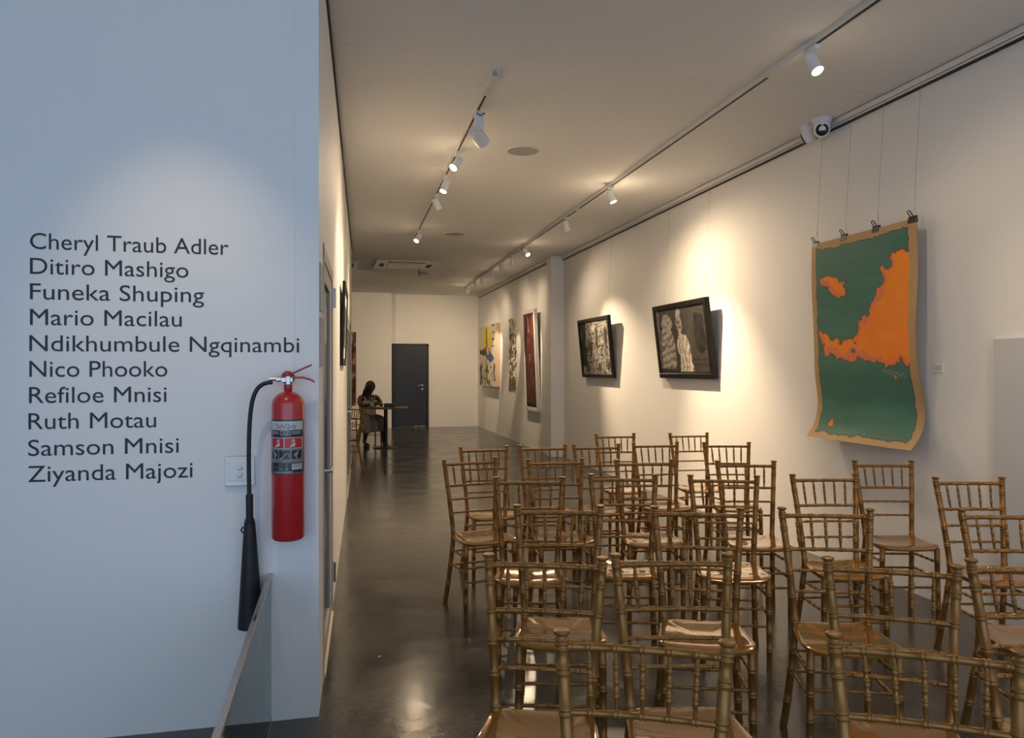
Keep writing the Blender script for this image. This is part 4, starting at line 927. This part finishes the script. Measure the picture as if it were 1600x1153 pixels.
# litter on the floor
for (px, py, s, lb) in ((770, 1031, 0.017, 'torn white paper scrap on the floor by the second-row chair'), (592.5, 1025.5, 0.006, 'tiny white speck of paper in the middle of the aisle floor')):
    p = P(px, py, Z=0.001); m_ = MB(); pts = []
    for k in range(9): a = 2*PI*k/9; q = s*(0.6 + 0.5*random.random()); pts.append((p.x + q*1.6*math.cos(a), p.y + q*math.sin(a), 0.001 + 0.004*random.random()*(s > 0.01)))
    m_.poly(pts, (0, 0, 1), 0.0008); o = m_.build('paper_scrap', M['paper']); tag(o, lb, 'paper')

# ------------------------------------------------------------------ table, things on it, person
TX, TY, TZ = 0.90, 14.67, 0.775
tb = empty('pedestal_table', (TX, TY, 0), 0, 'round dark pedestal table in the far left corner', 'table')
MB().lathe([(0.40, 0), (0.42, 0.004), (0.42, 0.022), (0.415, 0.026), (0.0, 0.026)], 48, (0, 0, TZ - 0.026)).build('tabletop', M['wood_dark'], tb, smooth=True, sm_angle=40)
MB().lathe([(0.04, 0.02), (0.036, 0.05), (0.036, TZ - 0.05), (0.09, TZ - 0.028), (0.09, TZ - 0.026)], 20).build('post', M['black'], tb, smooth=True, sm_angle=30)
MB().lathe([(0.24, 0), (0.245, 0.008), (0.24, 0.014), (0.10, 0.022), (0.04, 0.05)], 40).build('base', M['black'], tb, smooth=True, sm_angle=30)
p = P(608.5, 637, Y=TY - 0.10)
MB_ = MB().box((p.x - 0.10, TY - 0.16, TZ), (p.x + 0.105, TY - 0.04, TZ + 0.075), 0.006).build('black_box', M['black']); tag(MB_, 'small black box lying on the round table', 'box')
p = P(581, 637, Y=TY - 0.12); bt = empty('drink_bottle', (p.x, TY - 0.12, TZ), 0, 'green drink bottle standing on the round table', 'bottle')
MB().lathe([(0.030, 0), (0.034, 0.006), (0.034, 0.11), (0.030, 0.13), (0.015, 0.155), (0.013, 0.17)], 20).build('bottle_body', M['bottle'], bt, smooth=True)
MB().lathe([(0.0345, 0.03), (0.0348, 0.031), (0.0348, 0.095), (0.0345, 0.096)], 20).build('bottle_label', M['bottle_label'], bt, smooth=True)
MB().lathe([(0.0145, 0.168), (0.0145, 0.185), (0.012, 0.187)], 16).build('cap', M['white_plastic'], bt, smooth=True)

def skin(name, verts, edges, radii, mat, parent, sub=2, root=0):
    me = bpy.data.meshes.new(name); me.from_pydata([Vector(v) for v in verts], edges, []); me.update()
    o = bpy.data.objects.new(name, me); COL.objects.link(o)
    sk = o.modifiers.new('skin', 'SKIN'); sk.use_smooth_shade = True
    for i, r in enumerate(radii):
        d_ = me.skin_vertices[0].data[i]; d_.radius = (r, r) if not hasattr(r, '__len__') else r; d_.use_root = (i == root)
    ss = o.modifiers.new('sub', 'SUBSURF'); ss.levels = sub; ss.render_levels = sub
    dg = bpy.context.evaluated_depsgraph_get(); m2 = bpy.data.meshes.new_from_object(o.evaluated_get(dg)); o.modifiers.clear(); o.data = m2; m2.name = name
    m2.materials.clear(); m2.materials.append(mat); m2.polygons.foreach_set('use_smooth', [True]*len(m2.polygons))
    o.parent = parent; return o
PX_, PY_ = 0.58, 15.22
RZ = math.radians(16)                                     # the person faces the camera, turned a little to its right
pe = empty('person', (PX_, PY_, 0), RZ, 'seated person looking down at the table, cream top, long grey skirt, dark braids', 'person')
# local: faces -Y, x to the picture's right
bv = [(0,0.02,0.52),(0,0.0,0.66),(0,-0.02,0.80),(0,-0.05,0.93),(0,-0.075,1.00),(0,-0.105,1.05),          # 0-5 pelvis..neck..skull base
      (-0.17,-0.05,0.955),(-0.215,-0.14,0.83),(-0.20,-0.26,0.80),(-0.10,-0.38,0.815),(-0.06,-0.42,0.82),                  # left-in-picture arm 6-10
      (0.17,-0.05,0.955),(0.225,-0.13,0.83),(0.20,-0.26,0.80),(0.10,-0.39,0.825),(0.06,-0.43,0.835),                    # other arm 11-15
      (-0.09,-0.02,0.50),(-0.13,-0.42,0.50),(-0.15,-0.36,0.28),(-0.16,-0.30,0.09),(-0.155,-0.37,0.045),(-0.15,-0.46,0.03),  # leg 16-21
      (0.09,-0.02,0.50),(0.14,-0.42,0.50),(0.19,-0.40,0.28),(0.20,-0.36,0.10),(0.20,-0.43,0.05),(0.20,-0.51,0.03)]     # leg 22-27
be = [(0,1),(1,2),(2,3),(3,4),(4,5),(3,6),(6,7),(7,8),(8,9),(9,10),(3,11),(11,12),(12,13),(13,14),(14,15),(0,16),(16,17),(17,18),(18,19),(19,20),(20,21),(0,22),(22,23),(23,24),(24,25),(25,26),(26,27)]
brd = [(0.14,0.11),(0.115,0.09),(0.12,0.09),(0.10,0.075),(0.05,0.05),(0.048,0.05),
       0.052,0.044,0.038,0.027,0.026, 0.052,0.044,0.038,0.027,0.026,
       0.085,0.068,0.05,0.036,0.036,0.026, 0.085,0.068,0.05,0.036,0.036,0.026]
skin('body', bv, be, brd, M['skin'], pe)
# hands: palm and five fingers each, holding something small over the table
for s, (wx, wy, wz) in ((-1, (-0.06,-0.42,0.82)), (1, (0.06,-0.43,0.835))):
    hb = Vector((wx, wy, wz)); dx = -s*0.6
    d_ = Vector((dx, -0.8, 0)).normalized(); sd = Vector((0, 0, 1)); pal = hb + d_*0.05
    hv = [hb, hb + d_*0.03, pal]; he = [(0,1),(1,2)]; hr = [0.024, (0.028,0.022), (0.034,0.018)]
    for k, (o_, ln) in enumerate(((-0.028, 0.058), (-0.010, 0.070), (0.010, 0.074), (0.028, 0.066))):
        b0 = pal + sd*o_ + d_*0.008; i0 = len(hv); cr_ = Vector((-s*1.0, 0.1, 0))*0.5
        m1 = b0 + d_*ln*0.4 + cr_*ln*0.2; m2_ = m1 + (d_*0.6 + cr_*1.3).normalized()*ln*0.35; m3_ = m2_ + (d_*0.1 + cr_*1.6).normalized()*ln*0.25
        hv += [b0, m1, m2_, m3_]; he += [(2, i0), (i0, i0+1), (i0+1, i0+2), (i0+2, i0+3)]; hr += [0.010, 0.0092, 0.0085, 0.0072]
    i0 = len(hv); t0_ = hb + d_*0.022 + sd*0.022; hv += [t0_, t0_ + d_*0.03 + sd*0.022, t0_ + d_*0.055 + sd*0.02]; he += [(1, i0), (i0, i0+1), (i0+1, i0+2)]; hr += [0.012, 0.0105, 0.009]
    skin('hand', hv, he, hr, M['skin'], pe, 1)
# head: lofted ellipses from chin to crown, tilted down and to the right
hd_rot = Matrix.Rotation(math.radians(24), 3, 'Z') @ Matrix.Rotation(math.radians(26), 3, 'X')
hc = Vector((0.005, -0.15, 1.135))
def head_pt(a, t):
    # t 0 chin .. 1 crown ; a angle, -90deg = face forward (-y)
    z = -0.115 + 0.23*t
    ry = 0.098*math.sqrt(max(0.0, 1 - ((t - 0.56)/0.475)**2)) if t > 0.56 else 0.098*(0.55 + 0.45*math.sin(min(1, t/0.56)*PI/2))
    rx = 0.078*math.sqrt(max(0.0, 1 - ((t - 0.58)/0.455)**2)) if t > 0.58 else 0.078*(0.45 + 0.55*math.sin(min(1, t/0.58)*PI/2))
    if t <= 0.0: rx *= 0.55; ry *= 0.6
    x = rx*math.cos(a); y = ry*math.sin(a) + (0.0 if t > 0.4 else -0.018*(0.4 - t)/0.4) + 0.012
    f = math.exp(-((a + PI/2)/0.30)**2); fw = math.exp(-((a + PI/2)/0.16)**2)
    y -= fw*0.024*math.exp(-((t - 0.40)/0.07)**2)                 # nose
    y -= f*0.009*math.exp(-((t - 0.215)/0.035)**2)*1.3            # lips
    y -= f*0.006*math.exp(-((t - 0.06)/0.06)**2)                  # chin
    for e in (-1, 1):
        y += 0.008*math.exp(-((a + PI/2 - e*0.42)/0.18)**2)*math.exp(-((t - 0.52)/0.05)**2)   # eye sockets
    return Vector((x, y, z))
HN, HT = 48, 40; ts = [0.0 + k/HT*1.0 for k in range(HT + 1)]; vs = []
for t_ in ts:
    for j in range(HN): vs.append(hc + hd_rot @ head_pt(-PI + 2*PI*j/HN, min(t_, 0.995)))
fs = [(i*HN + j, i*HN + (j+1) % HN, (i+1)*HN + (j+1) % HN, (i+1)*HN + j) for i in range(HT) for j in range(HN)] + [tuple(reversed(range(HN))), tuple(range(HT*HN, (HT+1)*HN))]
hd_ = MB().add(vs, fs).build('head', M['skin'], pe, smooth=True)
for e in (-1, 1):
    c_ = hc + hd_rot @ Vector((e*0.030, -0.079, 0.006)); MB().lathe([(0.011*math.cos(a), 0.011*math.sin(a)) for a in [(-80 + 20*k)*PI/180 for k in range(9)]], 12, c_).build('eye', M['hair'], hd_, smooth=True)
    c_ = hc + hd_rot @ Vector((e*0.079, 0.012, -0.008)); MB().tube([c_ + Vector((0, 0, 0.028)), c_ + Vector((e*0.010, 0.008, 0.016)), c_ + Vector((e*0.010, 0.008, -0.006)), c_ + Vector((0, 0, -0.026))], [0.004, 0.009, 0.008, 0.004], 8).build('ear', M['skin'], hd_, smooth=True)
c_ = hc + hd_rot @ Vector((0, -0.098, -0.066)); MB().tube([c_ + hd_rot @ Vector((-0.024, 0.008, 0)), c_, c_ + hd_rot @ Vector((0.024, 0.008, 0))], [0.003, 0.007, 0.003], 8).build('mouth', pr('lips', (0.09, 0.03, 0.025), 0.4), hd_, smooth=True)
# hair cap and braids
hvs = []; HA = 30
for i in range(17):
    t_ = 0.28 + i/16*0.72
    for j in range(HN):
        a = -PI + 2*PI*j/HN; fr_ = math.exp(-((a + PI/2)/0.75)**4)
        tt = max(t_, 0.28 + fr_*0.50); q = head_pt(a, min(tt, 0.995)); c0_ = Vector((0, 0.012, 0.02))
        hvs.append(hc + hd_rot @ (c0_ + (q - c0_)*(1.13 - 0.10*fr_*(t_ < 0.6)) + Vector((0, 0.0, 0.002))))
fs = [(i*HN + j, i*HN + (j+1) % HN, (i+1)*HN + (j+1) % HN, (i+1)*HN + j) for i in range(16) for j in range(HN)] + [tuple(range(16*HN, 17*HN))]
hr_ = MB().add(hvs, fs).build('hair', M['hair'], pe, smooth=True)
rb = random.Random(3); bm_ = MB()
for k in range(26):
    a = rb.uniform(-0.45, PI + 0.9) if k > 10 else rb.uniform(2.2, 4.0)
    p0 = hc + hd_rot @ head_pt(a, rb.uniform(0.45, 0.75)); o_ = Vector((math.cos(a), math.sin(a), 0))
    e_ = Vector((-0.075 + 0.05*o_.x + rb.uniform(-.03, .03), -0.045 + 0.04*o_.y, 0.93 + rb.uniform(-0.05, 0.04)))
    bm_.tube([p0 + o_*0.008, p0 + o_*0.014 + Vector((-0.006, 0, -0.05)), (p0 + e_)/2 + Vector((-0.012, 0, 0)), e_], [0.009, 0.009, 0.008, 0.005], 6)
bm_.build('braids', M['hair'], hr_, smooth=True)
MB().tube([hc + hd_rot @ Vector((-0.088, 0.03, 0.05)), hc + hd_rot @ Vector((-0.095, 0.045, 0.0)), hc + hd_rot @ Vector((-0.088, 0.04, -0.05))], [0.005, 0.011, 0.005], 8).build('hair_clip', M['strap'], hr_, smooth=True)
# top, straps, skirt, shoes
def loft(rings, mat, name, parent, N=28):
    vs = []
    for (cx, cy, cz, rx, ry, pw) in rings:
        for j in range(N):
            a = 2*PI*j/N; c, s_ = math.cos(a), math.sin(a)
            vs.append((cx + rx*math.copysign(abs(c)**pw, c), cy + ry*math.copysign(abs(s_)**pw, s_), cz + (0)))
    k = len(rings); fs = [(i*N + j, i*N + (j+1) % N, (i+1)*N + (j+1) % N, (i+1)*N + j) for i in range(k-1) for j in range(N)]
    return MB().add(vs, fs).build(name, mat, parent, smooth=True)
loft([(0,0.0,0.55,0.155,0.13,1), (0,-0.005,0.64,0.138,0.112,1), (0,-0.02,0.74,0.142,0.112,1), (0,-0.035,0.83,0.148,0.115,1), (0,-0.05,0.885,0.135,0.105,1)], M['cream'], 'top', pe)
for e in (-1, 1): MB().tube([(e*0.085, -0.145, 0.88), (e*0.098, -0.125, 0.95), (e*0.095, -0.07, 1.005), (e*0.085, 0.0, 0.97), (e*0.075, 0.04, 0.88)], 0.008, 6).build('strap', M['strap'], pe, smooth=True)
sv = [(0,0.02,0.53),(-0.10,-0.12,0.53),(-0.145,-0.42,0.52),(-0.15,-0.42,0.38),(-0.16,-0.40,0.25),(0.10,-0.12,0.53),(0.15,-0.42,0.52),(0.17,-0.43,0.40),(0.18,-0.43,0.28),
      (0,-0.15,0.52),(0.0,-0.40,0.49),(0.0,-0.40,0.38),(0.0,-0.39,0.28)]
sk_ = skin('skirt', sv, [(0,1),(1,2),(2,3),(3,4),(0,5),(5,6),(6,7),(7,8),(0,9),(9,10),(10,11),(11,12)], [(0.15,0.12),0.105,0.092,0.10,0.115,0.105,0.092,0.095,0.10,0.10,0.09,0.10,0.10], M['skirt'], pe)
for e, (ax, ay, bx2, by2) in ((-1, (-0.158,-0.30,-0.15,-0.49)), (1, (0.20,-0.36,0.20,-0.55))):
    m_ = MB(); c = (Vector((ax, ay, 0)) + Vector((bx2, by2, 0)))/2; L2 = abs(by2 - ay)/2 + 0.03; vs = []; N = 24
    for (sc_, z) in ((0.97, 0.0), (1, 0.005), (1, 0.022), (0.95, 0.028)):
        for j in range(N):
            a = 2*PI*j/N; vs.append((c.x + 0.045*sc_*math.cos(a)*(1 + 0.1*math.sin(a)*-1), c.y + L2*sc_*math.sin(a), z))
    fs = [(i*N + j, i*N + (j+1) % N, (i+1)*N + (j+1) % N, (i+1)*N + j) for i in range(3) for j in range(N)] + [tuple(reversed(range(N))), tuple(range(3*N, 4*N))]
    m_.add(vs, fs); m_.tube([(c.x - 0.046, c.y - 0.03, 0.02), (c.x - 0.03, c.y - 0.04, 0.065), (c.x, c.y - 0.045, 0.078), (c.x + 0.03, c.y - 0.04, 0.065), (c.x + 0.046, c.y - 0.03, 0.02)], 0.014, 8)
    m_.build('shoe', M['black'], pe, smooth=True)
